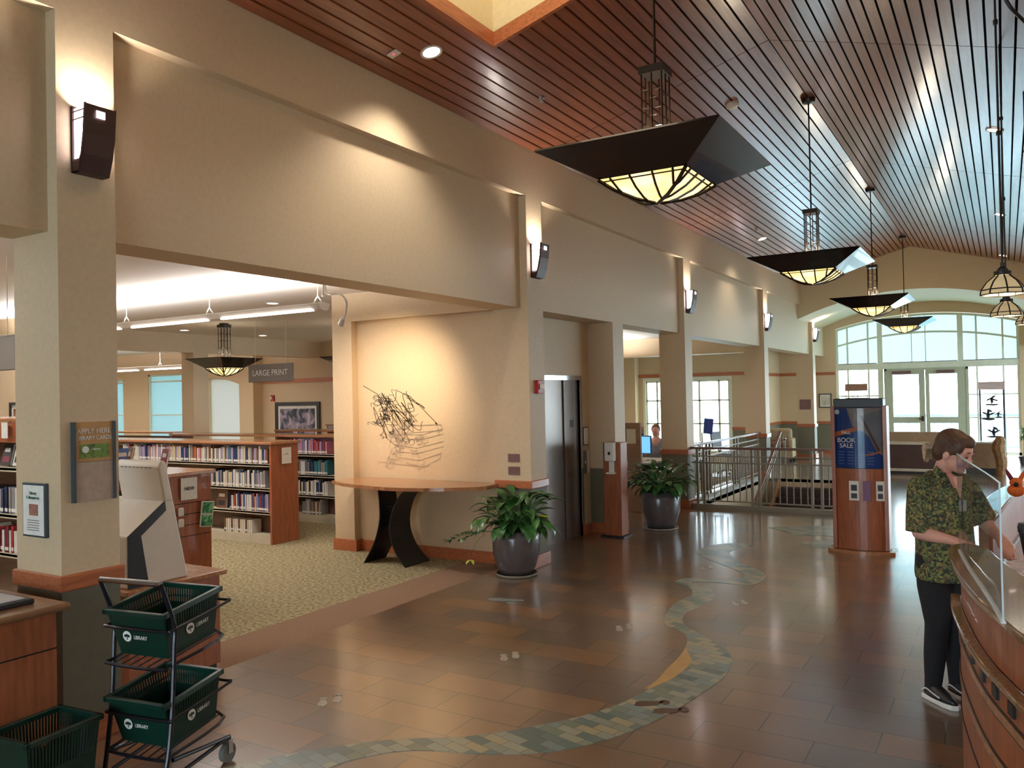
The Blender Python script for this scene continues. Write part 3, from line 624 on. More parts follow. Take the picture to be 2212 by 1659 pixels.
# ================================================================ LIGHT FITTINGS
def pendant(name, label, loc, ceil_z, s=.6, group=None):
    """inverted square pyramid shade; loc = point below the canopy at rim height"""
    t = thing(name, label, 'pendant lamp', loc, 0, group)
    h = .29; g = .49; zt = -h; cu = [(1, 0), (g, -h * .55)]
    def ring(k, z): return [(-k * s, -k * s, z), (k * s, -k * s, z), (k * s, k * s, z), (-k * s, k * s, z)]
    m = MB(); r0, r1 = ring(1, 0), ring(g, -h * .55); r2, r3 = ring(1 - .01, .012), ring(g - .01, -h * .55 + .012)
    m.add(r0 + r1 + r2 + r3, [(i, (i + 1) % 4, 4 + (i + 1) % 4, 4 + i) for i in range(4)] + [(8 + i, 12 + i, 12 + (i + 1) % 4, 8 + (i + 1) % 4) for i in range(4)] + [(i, 8 + i, 8 + (i + 1) % 4, (i + 1) % 4) for i in range(4)] + [(4 + i, 4 + (i + 1) % 4, 12 + (i + 1) % 4, 12 + i) for i in range(4)])
    m.build('shade', SHADE, t)
    gl = MB(); prof = [(g, -h * .55), (g * .72, -h * .76), (g * .38, -h * .92), (0.02, -h)]
    for (ka, za), (kb, zb) in zip(prof, prof[1:]):
        a, b = ring(ka - .003, za), ring(kb, zb)
        gl.add(a + b, [(i, (i + 1) % 4, 4 + (i + 1) % 4, 4 + i) for i in range(4)])
    gl.build('art_glass', AMBER, t)
    ca = MB(); K = lambda k, u, sd: {0: (u * k * s, -k * s), 1: (k * s, u * k * s), 2: (-u * k * s, k * s), 3: (-k * s, -u * k * s)}[sd]
    for sd in range(4):
        for x0 in (-.72, -.26, .26, .72):
            path = []
            for q in range(13):
                zz = q / 12 * (len(prof) - 1); i0 = min(int(zz), len(prof) - 2); fr_ = zz - i0; k = prof[i0][0] + (prof[i0 + 1][0] - prof[i0][0]) * fr_; z = prof[i0][1] + (prof[i0 + 1][1] - prof[i0][1]) * fr_
                xa = x0 * g * (.55 + .45 * k / g)
                if abs(xa) > k: break
                p = K(k + .004, xa / (k + .004), sd); path.append((p[0], p[1], z - .004))
            if len(path) > 1: ca.tube(path, .0085, 5)
        path = [(*K(g * .93, u, sd), -h * .6) for u in (-1, 1)]; ca.tube(path, .006, 4)
        ca.tube([(*K(k + .003, 1, sd), z - .003) for k, z in prof], .013, 5)
    ca.build('lead_bars', BRONZE, t)
    ro = MB(); q = .07
    for x in (-q, 0, q):
        for y in (-q, 0, q):
            if x or y: ro.tube([(x, y, .0), (x, y, .56)], .006, 6)
    for x, y in ((-q, -q), (q, -q), (q, q), (-q, q)):
        for z in (.08, .2, .32, .44): ro.tube([(x, y, z), (x * .3, y, z)], .005, 5)
    ro.box(-.085, .085, -.085, .085, .55, .6)
    for x0, y0_ in ((-1, -1), (1, 1)): ro.tube([(x0 * s * .98, y0_ * s * .98, .0), (0, 0, .02)], .008, 5); ro.tube([(x0 * s * .98, -y0_ * s * .98, .0), (0, 0, .02)], .008, 5)
    ro.build('rod_cage', BRONZE, t)
    rd = MB().tube([(0, 0, .6), (0, 0, ceil_z - loc[2] - .01)], .009, 8); rd.build('stem', BRONZE, t)
    MB().lathe([(.01, ceil_z - loc[2] - .05), (.07, ceil_z - loc[2] - .04), (.08, ceil_z - loc[2] - .012), (.08, ceil_z - loc[2])], 20).build('canopy', BRONZE, t)
    lamp('pendant_light', 'POINT', (loc[0], loc[1], loc[2] + .1), (22 if loc[2] > 3 else 5), (1, .84, .62), .08)
    return t
HG = 'bronze pyramid pendants along the hall ridge'
pendant('pendant_lamp', 'large bronze pyramid pendant with amber glass, nearest on the hall ridge', (-1.94, 5.17, 3.5), 5.43, .6, HG)
pendant('pendant_lamp', 'bronze pyramid pendant, second from the camera along the hall ridge', (-1.94, 10.3, 3.5), 5.43, .62, HG)
pendant('pendant_lamp', 'bronze pyramid pendant, third from the camera along the hall ridge', (-1.94, 15.6, 3.5), 5.43, .62, HG)
pendant('pendant_lamp', 'bronze pyramid pendant farthest down the hall before the arched window', (-1.94, 20.9, 3.5), 5.43, .62, HG)
pendant('pendant_lamp', 'small bronze pyramid pendant over the bookcases in the side room', (-11.62, 9.7, 2.68), 3.3, .45, 'pendants in the side room')
pendant('pendant_lamp', 'bronze pendant mostly hidden behind the art wall, only a corner showing', (-9.75, 11.1, 2.68), 3.3, .5, 'pendants in the side room')

def sconce(y, label):
    t = thing('wall_sconce', label, 'wall lamp', (-4.575, y, 3.28), 0, 'bronze sconces on the columns')
    P = [(0, 0), (.075, 0.0), (.12, .12), (.145, .26), (.15, .38), (0, .385)]       # (out, up)
    m = MB(); w = .095
    pr_ = [(.0, 0), (.07, 0), (.105, .1), (.13, .22), (.145, .38)]
    ins = [(x - .008 if x > .02 else x, z) for x, z in pr_]
    m.add([(x, s_ * w, z) for s_ in (-1, 1) for x, z in pr_[1:]], [(i, i + 1, i + 5, i + 4) for i in range(3)])
    m.add([(x, s_ * w, z) for s_ in (-1, 1) for x, z in ins[1:]], [(i, i + 4, i + 5, i + 1) for i in range(3)])
    for s_ in (-1, 1):
        y0_, y1_ = s_ * w, s_ * (w - .006)
        m.prism([(0, 0), (.07, 0), (.083, .06), (.0, .06)], y0_, y1_, axis='y')
        m.prism([(0, .06), (.016, .06), (.016, .385), (0, .385)], y0_, y1_, axis='y')
        m.prism([(.068, .06), (.083, .06), (.105, .1), (.13, .22), (.145, .385), (.128, .385), (.113, .22), (.09, .1)], y0_, y1_, axis='y')
        for z in (.3, .345): m.box(.016, .13, y0_, y1_, z, z + .006)
    m.box(0, .07, -w, w, 0, .005).box(0, .006, -w, w, 0, .385)
    m.build('body', mat('sconce_bronze', (66, 38, 34), .45, metal=.3, noise=.05), t)
    g = MB()
    for s_ in (-1, 1): g.prism([(.016, .08), (.07, .08), (.1, .2), (.128, .37), (.016, .37)], s_ * (w - .012), s_ * (w - .01), axis='y')
    g.box(.146, .148, -.03, .022, .31, .352)
    g.build('glass_panel', SCGL, t)
    lamp('sconce_light', 'SPOT', (-4.575 + .07, y, 3.6), 42, (1, .91, .82), .03, rot=(PI, 0, 0), spot=2.2, blend=.9)
    return t
for y, lb in ((2.85, 'bronze wall sconce on the nearest column, largest in view'), (8.2, 'bronze wall sconce on the column beside the elevator'), (13.48, 'bronze wall sconce on the column behind the second planter'),
              (18.78, 'bronze wall sconce on the column at the stairwell far end'), (24.18, 'smallest bronze wall sconce, on the last column by the end window')): sconce(y, lb)

def tiffany(x, y, z, cz, label):
    t = thing('glass_pendant', label, 'pendant lamp', (x, y, z), 0, 'leaded glass bell pendants over the desk')
    n = 8; m = MB(); prof = [(.125, 0), (.12, .03), (.088, .078), (.042, .118)]
    vs = [(r * math.cos(2 * PI * k / n + .2), r * math.sin(2 * PI * k / n + .2), zz) for r, zz in prof for k in range(n)]
    m.add(vs, [(i * n + k, i * n + (k + 1) % n, (i + 1) * n + (k + 1) % n, (i + 1) * n + k) for i in range(3) for k in range(n)])
    m.build('glass_shade', CREAMG, t, keep=True)
    b = MB()
    for k in range(n):
        a = 2 * PI * k / n + .2; b.tube([(r * 1.01 * math.cos(a), r * 1.01 * math.sin(a), zz) for r, zz in prof], .005, 5)
    for r, zz in prof[:2]: b.tube([(r * 1.01 * math.cos(2 * PI * k / n + .2), r * 1.01 * math.sin(2 * PI * k / n + .2), zz) for k in range(n)], .004, 5, closed=True)
    b.build('lead_frame', BLACK, t)
    MB().lathe([(.05, .12), (.05, .145), (.03, .15), (.03, .16), (.012, .175), (.012, .2)], 16).build('cap', BLACK, t)
    MB().tube([(0, 0, .2), (0, 0, cz - z)], .007, 6).tube([(0, 0, 1.0), (0, 0, 1.03)], .014, 8).tube([(0, 0, 1.7), (0, 0, 1.73)], .014, 8).build('stem', BLACK, t)
    lamp('glass_pendant_light', 'POINT', (x, y, z + .03), 5, (1, .8, .55), .04)
tiffany(.005, 6.0, 2.52, zc(.0), 'leaded glass bell pendant over the desk, nearest and largest')
tiffany(.03, 8.3, 2.55, zc(.03), 'leaded glass bell pendant hanging just below and behind the nearest one')
tiffany(.23, 9.6, 2.55, zc(.23), 'leaded glass pendant cut off by the right edge of the picture')
b = MB().tube(catmull([(-.02, 5.2, zc(-.02) - .02), (.03, 5.3, 4.2), (.14, 5.4, 3.98), (.3, 5.6, 3.9), (.5, 5.7, 4.0)], 6), .01, 6).tube(catmull([(.1, 5.0, zc(.1) - .02), (.1, 5.3, 4.5), (.25, 5.5, 4.2), (.6, 5.7, 4.1)], 6), .008, 6).build('hanging_cable', BLACK); tag(b, 'looped black cable hanging from the ceiling at the top right corner', 'cable')

def downlight(x, y, label, z=None, nrm=None, on=True, group='recessed downlights'):
    z = zc(x) - .004 if z is None else z
    sl = math.atan2(RZ - LZ, RIDX - LX) if (x < RIDX and x > LX) else (-math.atan2(RZ - LZ, RX - RIDX) if x >= RIDX else 0)
    t = thing('downlight', label, 'ceiling light', (x, y, z), 0, group, tilt=(0, -sl, 0))
    MB().lathe([(.075, 0), (.095, 0), (.095, -.008), (.075, -.006), (.075, 0)], 24, caps=False).build('trim_ring', WHITEP, t)
    MB().lathe([(.001, -.003), (.076, -.003), (.076, -.001), (.001, -.001)], 24).build('lens', DOWN, t)
    if on: lamp('downlight_beam', 'SPOT', (x, y, z - .05), on, (1, .9, .78), .06, spot=2.0, blend=.7)
downlight(-4.08, 5.6, 'bright recessed downlight beside the skylight in the wood ceiling', on=90)
downlight(-3.97, 16.2, 'small recessed downlight on the left ceiling slope above the stairwell', on=50)
downlight(-.03, 11.1, 'recessed downlight on the right ceiling slope, nearest of three', on=60)
downlight(0, 16.6, 'recessed downlight on the right ceiling slope, middle of three', on=50)
downlight(.04, 21.8, 'recessed downlight on the right ceiling slope, nearest the gable', on=50)
downlight(-8.7, 8.1, 'round downlight in the white ceiling above the tube light', 3.298, on=20, group='side room downlights')
downlight(-13.2, 10.1, 'round downlight in the white ceiling left of the pendant', 3.298, on=20, group='side room downlights')
downlight(-13.2, 12.0, 'round downlight in the white ceiling right of the pendant', 3.298, on=20, group='side room downlights')
downlight(-5.4, 24.0, 'round downlight in the low ceiling above the armchair', 3.298, on=40, group='side room downlights')

def tube_light(x0, x1, y, z, label, segs=3, wires=(), axis='x', e=29):
    t = thing('linear_light', label, 'ceiling light', (0, 0, 0), 0, 'suspended tube lights in the side rooms')
    L = abs(x1 - x0)
    def P(u, v, w): return (u, y + v, z + w) if axis == 'x' else (y + v, u, z + w)
    m = MB(); prof = [(-.085, .03), (-.06, -.035), (0, -.05), (.06, -.035), (.085, .03), (0, .045)]
    vs = [P(u, v, w) for u in (x0, x1) for v, w in prof]; n = 6
    m.add(vs, [tuple(range(n)), tuple(range(n, 2 * n))[::-1]] + [(i, (i + 1) % n, n + (i + 1) % n, n + i) for i in range(n)])
    m.build('housing', WHITEP, t)
    g = MB(); sg = L / segs
    for k in range(segs):
        a = max(x0, x1) - k * sg - .12; b_ = a - sg + .24
        lo, hi = P(b_, -.075, -.045), P(a, -.035, -.033)
        g.box(lo[0], hi[0], lo[1], hi[1], lo[2] - .004, hi[2])
    g.build('tube', TUBE, t)
    for u in wires:
        MB().tube([P(u, 0, .1), P(u, 0, 3.3 - z)], .003, 5).tube([P(u - .06, 0, .045), P(u, 0, .12), P(u + .06, 0, .045)], .004, 5).build('hanger_wire', WHITEP, t)
    lp = lamp('tube_uplight', 'AREA', P((x0 + x1) / 2, 0, .07), e * L, (1, .96, .94), L, .12, rot=(PI, 0, 0) if axis == 'x' else (PI, 0, PI / 2))
    lp2 = lamp('tube_downlight', 'AREA', P((x0 + x1) / 2, 0, -.08), e * .28 * L, (1, .93, .86), L, .1, rot=(0, 0, 0) if axis == 'x' else (0, 0, PI / 2))
tube_light(-13.0, -6.25, 6.55, 2.95, 'white suspended tube light nearest the art wall', 4, (-6.35, -8.1, -9.7, -11.6))
tube_light(-13.0, -6.3, 2.2, 2.95, 'white suspended tube light at the left edge above the bookcases', 4, (-8.1, -10.7))
tube_light(-22.5, -14.6, 11.6, 2.72, 'far white tube light crossing the arched windows of the side room', 4, (-16, -18.5))
tube_light(-23.0, -14.6, 6.0, 2.9, 'white tube light deep in the side room beyond the beam', 4, (-16, -18.5))
tube_light(12.6, 19.0, -8.2, 2.8, 'white tube light in the computer room', 3, (14, 17), 'y')
tube_light(-4.0, 16.0, 3.4, 2.8, 'added out-of-view tube light over the staff side of the hall', 6, (), 'y', e=10)  # invented fixture out of view, added to light the hall from the right

# spotlight head with its looping cable at the tube light end
t = thing('track_spotlight', 'white spotlight with curled cable at the tube light end', 'spotlight', (-6.2, 6.5, 3.0))
MB().box(-.08, .08, -.04, .04, .24, .3).tube([(0, 0, .25), (-.03, 0, .05)], .012, 6).build('mounting_box', WHITEP, t)
MB().tube(catmull([(0, 0, .22), (.04, 0, .08), (.2, 0, .06), (.3, 0, -.02), (.28, .02, -.14), (.22, .04, -.22)], 6), .012, 6).build('cable', WHITEP, t)
MB().tube([(.24, .02, -.2), (.17, .06, -.26)], [.022, .034], 12).build('lamp_head', WHITEP, t)
SPOTL = (-6.045, 6.66, 2.70)
sl = lamp('art_spotlight', 'SPOT', SPOTL, 140, (1, .78, .52), .008, spot=1.5, blend=1.0)
sl.rotation_euler = (Vector((-6.45, 8.1, 1.95)) - Vector(SPOTL)).to_track_quat('-Z', 'Y').to_euler()

# ================================================================ ART WALL
rnd = random.Random(11)
WY = 8.1
def shp(pts): return [Vector((x, WY, z)) for x, z in pts]
books_shadow = [[(-6.47, 1.59), (-5.86, 1.61), (-5.85, 1.54), (-6.45, 1.50), (-6.47, 1.59)],
    [(-6.56, 1.44), (-6.5, 1.49), (-6.17, 1.48), (-5.83, 1.56)], [(-6.56, 1.44), (-6.17, 1.42), (-5.83, 1.50)], [(-6.17, 1.42), (-6.17, 1.48)],
    [(-6.54, 1.36), (-6.24, 1.32), (-5.82, 1.41)], [(-6.54, 1.36), (-6.55, 1.43)], [(-6.53, 1.28), (-6.24, 1.25), (-5.83, 1.35)], [(-6.24, 1.25), (-6.24, 1.32)],
    [(-6.62, 1.22), (-6.6, 1.27), (-6.53, 1.28)], [(-6.53, 1.2), (-6.2, 1.17), (-5.87, 1.26)], [(-6.68, 1.12), (-6.13, 1.09), (-5.88, 1.2), (-5.87, 1.27)], [(-6.68, 1.12), (-6.6, 1.24)], [(-6.13, 1.09), (-6.13, 1.17)]]
t = thing('wire_sculpture', 'tangled dark wire sculpture whose shadow draws stacked books', 'sculpture', (0, 0, 0))
Ls = Vector(SPOTL); m = MB(); ends = []
for k, ln in enumerate(books_shadow):
    pts = catmull([(p[0], WY, p[1]) for p in ln], 5) if False else []
    for a, b_ in zip(ln, ln[1:]):
        for q in range(8): u = q / 8; pts.append((a[0] + (b_[0] - a[0]) * u, WY, a[1] + (b_[1] - a[1]) * u))
    pts.append((ln[-1][0], WY, ln[-1][1])); out = []
    ph = rnd.random() * 6; base = .66 + .1 * rnd.random()
    for i, p in enumerate(pts):
        tt = base + .075 * math.sin(i * .5 + ph) + .04 * math.sin(i * 1.05 + ph * 2)
        out.append(tuple(Ls + (Vector(p) - Ls) * min(.9, max(.5, tt))))
    m.tube(catmull(out, 3), .0036, 5); ends.append(out[0])
for k in range(34):                                       # loops tying the strands together
    a = Vector(rnd.choice(ends)) + Vector((rnd.uniform(-.03, .05), rnd.uniform(-.02, .02), rnd.uniform(-.03, .03))); r = rnd.uniform(.018, .055); ax = rnd.random() * 3; r2_ = rnd.uniform(.6, 1.3)
    m.tube([tuple(a + Vector((r * r2_ * math.cos(w_), r * math.sin(w_) * math.sin(ax), r * math.sin(w_) * math.cos(ax)))) for w_ in [2 * PI * i / 14 for i in range(14)]], .003, 5, closed=True)
for k in range(10):                                       # curly tendrils
    a = Vector(rnd.choice(ends)); q = [tuple(a)]; d_ = Vector((rnd.uniform(-1, 1), rnd.uniform(-.4, .4), rnd.uniform(-.6, .8))).normalized()
    for i in range(1, 12): q.append(tuple(a + d_ * .022 * i + Vector((.02 * math.sin(i * 1.3), .015 * math.cos(i * 1.1), .02 * math.cos(i * 1.5)))))
    m.tube(catmull(q, 3), .003, 5)
m.build('wire', BLACK, t)
arms = MB()
for x, z, ex, ez in ((-6.28, 1.72, -6.3, 1.62), (-5.95, 1.75, -5.93, 1.63), (-6.6, 1.9, -6.62, 1.78)): arms.tube([(ex, 8.1, ez), (x, 7.8, z + .1), (x, 7.55, z + .2)], .004, 5).ball((ex, 8.09, ez), .012, 6)
arms.build('bracket', BLACK, t)

t = thing('console_table', 'live-edge wood console table on two curved black steel legs', 'table', (0, 0, 0))
fr = catmull([(-7.13, 7.55, 0), (-6.7, 7.35, 0), (-6.2, 7.24, 0), (-5.75, 7.22, 0), (-5.4, 7.36, 0), (-5.1, 7.55, 0), (-4.98, 7.72, 0)], 5)
rg = random.Random(3); fr = [(x + rg.uniform(-.012, .012), y + rg.uniform(-.012, .012)) for x, y, _ in fr]
MB().prism(fr + [(-5.0, 8.06), (-7.1, 8.06)], .905, .945).build('tabletop', OAKTOP, t)
def curved_leg(name, pts, w, ny, lean):
    m = MB(); c = catmull([(x, 0, z) for x, z in pts], 8); vs = []; n = len(c)
    for i, (x, _, z) in enumerate(c):
        d = Vector(c[min(i + 1, n - 1)]) - Vector(c[max(i - 1, 0)]); nn = Vector((d.z, 0, -d.x)).normalized() * .006
        wi = w[0] + (w[1] - w[0]) * i / (n - 1); yc = ny[0] + (ny[1] - ny[0]) * i / (n - 1)
        for sx, sy in ((-1, -1), (1, -1), (1, 1), (-1, 1)): vs.append((x + nn.x * sx, yc + sy * wi / 2, z + nn.z * sx))
    fs = [(i * 4 + k, i * 4 + (k + 1) % 4, i * 4 + 4 + (k + 1) % 4, i * 4 + 4 + k) for i in range(n - 1) for k in range(4)] + [(3, 2, 1, 0), tuple(range(4 * n - 4, 4 * n))]
    m.add(vs, fs).build(name, BLACK, t)
curved_leg('leg', [(-6.56, 0), (-6.42, .25), (-6.36, .5), (-6.38, .72), (-6.42, .905)], (.40, .30), (7.66, 7.72), 0)
curved_leg('leg', [(-5.93, 0), (-6.1, .16), (-6.2, .36), (-6.2, .56), (-6.12, .76), (-5.98, .905)], (.46, .30), (7.68, 7.74), 0)
MB().box(-6.38, -6.2, 7.6, 7.8, .42, .43).box(-6.38, -6.2, 7.62, 7.8, .66, .67).build('cross_plate', BLACK, t)

for z0, z1, lb in ((1.195, 1.285, 'upper mauve plaque on the column beside the art niche'), (1.05, 1.142, 'lower mauve plaque on the column beside the art niche')):
    tag(MB().box(-4.87, -4.72, 8.008, 8.02, z0, z1).build('wall_plaque', PLAQUE, bevel=.003), lb, 'plaque', 'plaques by the art niche')
tag(MB().box(-4.95, -4.655, 23.985, 24.0, 1.39, 1.67).build('wall_plaque', PLAQUE, bevel=.004), 'square mauve plaque on the last column before the end window', 'plaque')

def fire_alarm(x, y, z, n, label):
    rz = 0 if n == 'x' else -PI / 2
    t = thing('fire_alarm', label, 'fire alarm', (x, y, z), rz)
    MB().box(0, .045, -.055, .055, -.075, .075).build('housing', RED, t, bevel=.006)
    MB().box(.045, .08, -.03, .03, -.03, .035).build('strobe_lens', WHITEP, t, bevel=.01)
fire_alarm(-4.575, 8.2, 2.04, 'x', 'red fire alarm strobe on the column beside the elevator')
fire_alarm(-15.5, 14.4, 2.0, 'y', 'small red fire alarm strobe above the framed picture in the side room')

# elevator alcove signs
t = thing('notice_frame', 'white framed notice on the wall right of the elevator door', 'sign', (-5.05, 10.40, 1.36)); MB().box(0, .015, -.09, .07, -.13, .13).build('frame', PEWTER, t); MB().box(.015, .018, -.075, .055, -.115, .115).build('paper', PAPER, t)
t = thing('call_panel', 'grey elevator call panel below the framed notice', 'call panel', (-5.05, 10.36, 1.0)); MB().box(0, .012, -.05, .05, -.16, .16).build('plate', STEEL, t); MB().box(.012, .018, -.015, .015, -.02, .02).build('button', WHITEP, t)
t = thing('paper_notice', 'pale paper notice hung beside the elevator call panel', 'notice', (-5.05, 10.46, 1.0)); MB().box(0, .01, -.045, .045, -.16, .16).build('paper', PAPER, t)

# sanitizer stand
t = thing('sanitizer_stand', 'wood pedestal with white hand sanitizer dispenser beside the elevator', 'sanitizer stand', (-4.60, 10.40, 0))
MB().box(-.13, .13, -.12, .1, .02, 1.28).build('pedestal', OAK, t, bevel=.006)
MB().box(-.17, .17, -.16, .13, 0, .02).build('base', BLACKP, t)
MB().box(-.075, .075, -.21, -.12, 1.03, 1.29).build('dispenser', WHITEP, t, bevel=.02)
MB().box(-.06, .06, -.2, -.12, .86, .88).box(-.04, .04, -.135, -.12, .86, 1.05).build('drip_tray', WHITEP, t, bevel=.004)
MB().ball((0, -.212, 1.14), (.02, .006, .024), 8).build('sensor_window', BLACKP, t)

# ================================================================ PLANTERS
def planter(loc, rr, h, n, seed, label, trail=False):
    t = thing('potted_plant', label, 'potted plant', loc, 0, 'peace lilies in grey glazed pots')
    MB().lathe([(.01, .03), (rr * .66, .03), (rr * .8, h * .18), (rr * .97, h * .5), (rr, h * .8), (rr * .97, h), (rr * .9, h), (rr * .88, h * .9), (.01, h * .9)], 40).build('pot', POT, t, smooth=True)
    MB().lathe([(.01, .0), (rr * .84, 0), (rr * .88, .03), (rr * .84, .03), (rr * .8, .012), (.01, .012)], 32).build('saucer', SAUCER, t, smooth=True)
    MB().lathe([(.01, h * .9), (rr * .87, h * .9), (rr * .86, h * .92), (.01, h * .94)], 24).build('soil', SOIL, t)
    rn = random.Random(seed); lf = MB(); stm = MB()
    def leaf(base, az, elev, ln, wd, droop, mb):
        pts = []; p = Vector(base); e = elev; k = 9
        side = Vector((-math.sin(az), math.cos(az), 0))
        for i in range(k + 1):
            u = i / k; w_ = wd * (math.sin(PI * min(1, u * 1.02)) ** .75) * (1.15 - .45 * u) + .0008
            pts.append((p.copy(), w_, e)); d = Vector((math.cos(az) * math.cos(e), math.sin(az) * math.cos(e), math.sin(e))); p += d * ln / k; e -= droop / k
        vs = []
        for q, w_, e_ in pts:
            up = Vector((-math.cos(az) * math.sin(e_), -math.sin(az) * math.sin(e_), math.cos(e_)))
            vs += [tuple(q - side * w_ + up * w_ * .3), tuple(q), tuple(q + side * w_ + up * w_ * .3)]
        fs = []
        for i in range(k): fs += [(i * 3, i * 3 + 1, i * 3 + 4, i * 3 + 3), (i * 3 + 1, i * 3 + 2, i * 3 + 5, i * 3 + 4)]
        mb.add(vs, fs)
    for i in range(n):
        az = rn.random() * 2 * PI; rad = rr * .7 * rn.random() ** .5; sl_ = rn.uniform(.04, .34); el = rn.uniform(.5, 1.45) - .35 * rad / rr
        b0 = Vector((math.cos(az) * rad * .6, math.sin(az) * rad * .6, h * .92)); d = Vector((math.cos(az) * math.cos(el), math.sin(az) * math.cos(el), math.sin(el)))
        b1 = b0 + d * sl_ * 1.15 + Vector((0, 0, .03)); stm.tube([tuple(b0), tuple((b0 + b1) / 2 + Vector((0, 0, .02))), tuple(b1)], .0035, 5)
        leaf(b1, az + rn.uniform(-.5, .5), el - .35, rn.uniform(.17, .28), rn.uniform(.04, .066), rn.uniform(.8, 1.9), lf)
    lf.build('foliage', LEAF, t, smooth=True, keep=True); stm.build('stems', mat('green_stem', (70, 110, 50), .5), t)
    if trail:
        tr_ = MB(); tl = MB()
        for (x1, y1, z1), nn in (((-.78, -.25, .36), 14), ((-.55, -.3, .40), 8)):
            path = catmull([(-.1, -.1, h * .92), (-.3, -.16, h * .95), (x1 * .7, y1 * .8, (z1 + h) / 2), (x1, y1, z1 - .03)], 8)
            tr_.tube(path, .004, 5)
            for j in range(nn):
                p = path[int((j + 6) / (nn + 6) * (len(path) - 1))]; leaf(p, rn.uniform(2.2, 5), rn.uniform(-.1, .6), rn.uniform(.06, .11), .022, 1.2, tl)
        tr_.tube(catmull([(-.25, -.22, h * .9), (-.3, -.3, .4), (-.38, -.33, .22), (-.36, -.34, .17)], 6), .002, 5)
        tr_.build('trailing_stem', MATS['green_stem'], t); tl.build('trailing_leaves', LEAF, t, smooth=True, keep=True)
        yl = MB()
        for a in (3.3, 4.4, 5.6, 2.5): leaf((-.36, -.34, .19), a, -.1, .085, .02, .8, yl)
        leaf((.26, -.12, h + .16), -.2, .15, .26, .035, .2, yl)
        yl.build('yellowed_leaf', LEAFY, t, smooth=True, keep=True)
planter((-4.60, 7.70, 0), .262, .50, 120, 5, 'peace lily with trailing vine in a grey pot beside the art niche', True)
planter((-4.27, 11.2, 0), .285, .54, 130, 8, 'dark green peace lily in a grey pot between elevator and railing')

# ================================================================ BOOKCASES AND BOOKS
BOOKC = {'pink': (204, 128, 150), 'white': (226, 222, 216), 'lilac': (168, 150, 190), 'maroon': (112, 34, 48), 'navy': (40, 52, 88), 'teal': (52, 110, 120), 'cream': (214, 200, 166), 'black': (34, 32, 36),
         'orange': (190, 96, 48), 'grey': (140, 138, 140), 'red': (168, 44, 44), 'blue': (74, 104, 158), 'green': (60, 84, 56), 'brown': (104, 70, 50), 'purple': (112, 76, 112)}
BM = {k: mat('book_' + k, v, .5, noise=.04) for k, v in BOOKC.items()}
protos = {}
def book_mesh(cn, w, h, d):
    key = (cn, round(w, 3), round(h, 2))
    if key not in protos:
        m = MB().box(-w / 2, w / 2, 0, .004, 0, h, 0).box(-w / 2, -w / 2 + .003, 0, d, 0, h, 0).box(w / 2 - .003, w / 2, 0, d, 0, h, 0).box(-w / 2 + .003, w / 2 - .003, .004, d - .006, .004, h - .005, 1)
        m.box(-w / 2 + .002, w / 2 - .002, -.0015, 0, .02, .05, 1)
        o = m.build('book', [BM[cn], PAPER]); protos[key] = o.data; bpy.data.objects.remove(o)
    return protos[key]
rb = random.Random(42)
ORD = ['first', 'second', 'third', 'fourth', 'fifth', 'sixth', 'seventh', 'eighth', 'ninth', 'tenth', 'eleventh', 'twelfth']
def ordw(n):
    tens = ['', '', 'twenty', 'thirty', 'forty', 'fifty', 'sixty', 'seventy', 'eighty', 'ninety', 'hundred-and']
    if n <= 12: return ORD[n - 1]
    if n < 20: return ['thirteenth', 'fourteenth', 'fifteenth', 'sixteenth', 'seventeenth', 'eighteenth', 'nineteenth'][n - 13]
    t_, u_ = divmod(n, 10)
    return (tens[t_] + '-' + ORD[u_ - 1]) if u_ else (tens[t_][:-1] + 'ieth' if tens[t_].endswith('y') else 'hundredth')
def books_row(xr, xl, y, z, where, grp, palette, hmin=.19, hmax=.25, wmin=.02, wmax=.042, d=.16):
    """a run of books filled from its right end (xr) to its left end (xl), spines facing -y"""
    x = xr; n = 0
    while x > xl:
        n += 1; w = round(rb.uniform(wmin, wmax) / .004) * .004; h = round(rb.uniform(hmin, hmax) / .02) * .02; cn = rb.choice(palette)
        o = bpy.data.objects.new('book', book_mesh(cn, w, h, d)); C.objects.link(o); o.location = (x - w / 2, y + rb.uniform(0, .012), z + .002)
        tag(o, '%s book, %s from the right on the %s' % (cn, ordw(n), where), 'book', grp)
        x -= w + .0015
def faceout(x, y, z, w, h, cn, label, tilt=-.22, rz=0, d=.025):
    m = MB().box(-w / 2, w / 2, 0, .003, 0, h, 0).box(-w / 2, w / 2, d - .003, d, 0, h, 0).box(-w / 2, -w / 2 + .003, 0, d, 0, h, 0).box(-w / 2 + .003, w / 2 - .004, .003, d - .003, .004, h - .004, 1)
    m.box(-w * .3, w * .3, -.001, 0, h * .62, h * .8, 1).box(-w * .34, w * .34, -.001, 0, h * .15, h * .42, 2)
    o = m.build('book', [BM[cn], PAPER, BM['black' if cn != 'black' else 'maroon']]); o.location = (x, y, z + .004); o.rotation_euler = (tilt, 0, rz)
    return tag(o, label, 'book', 'books shown cover out')
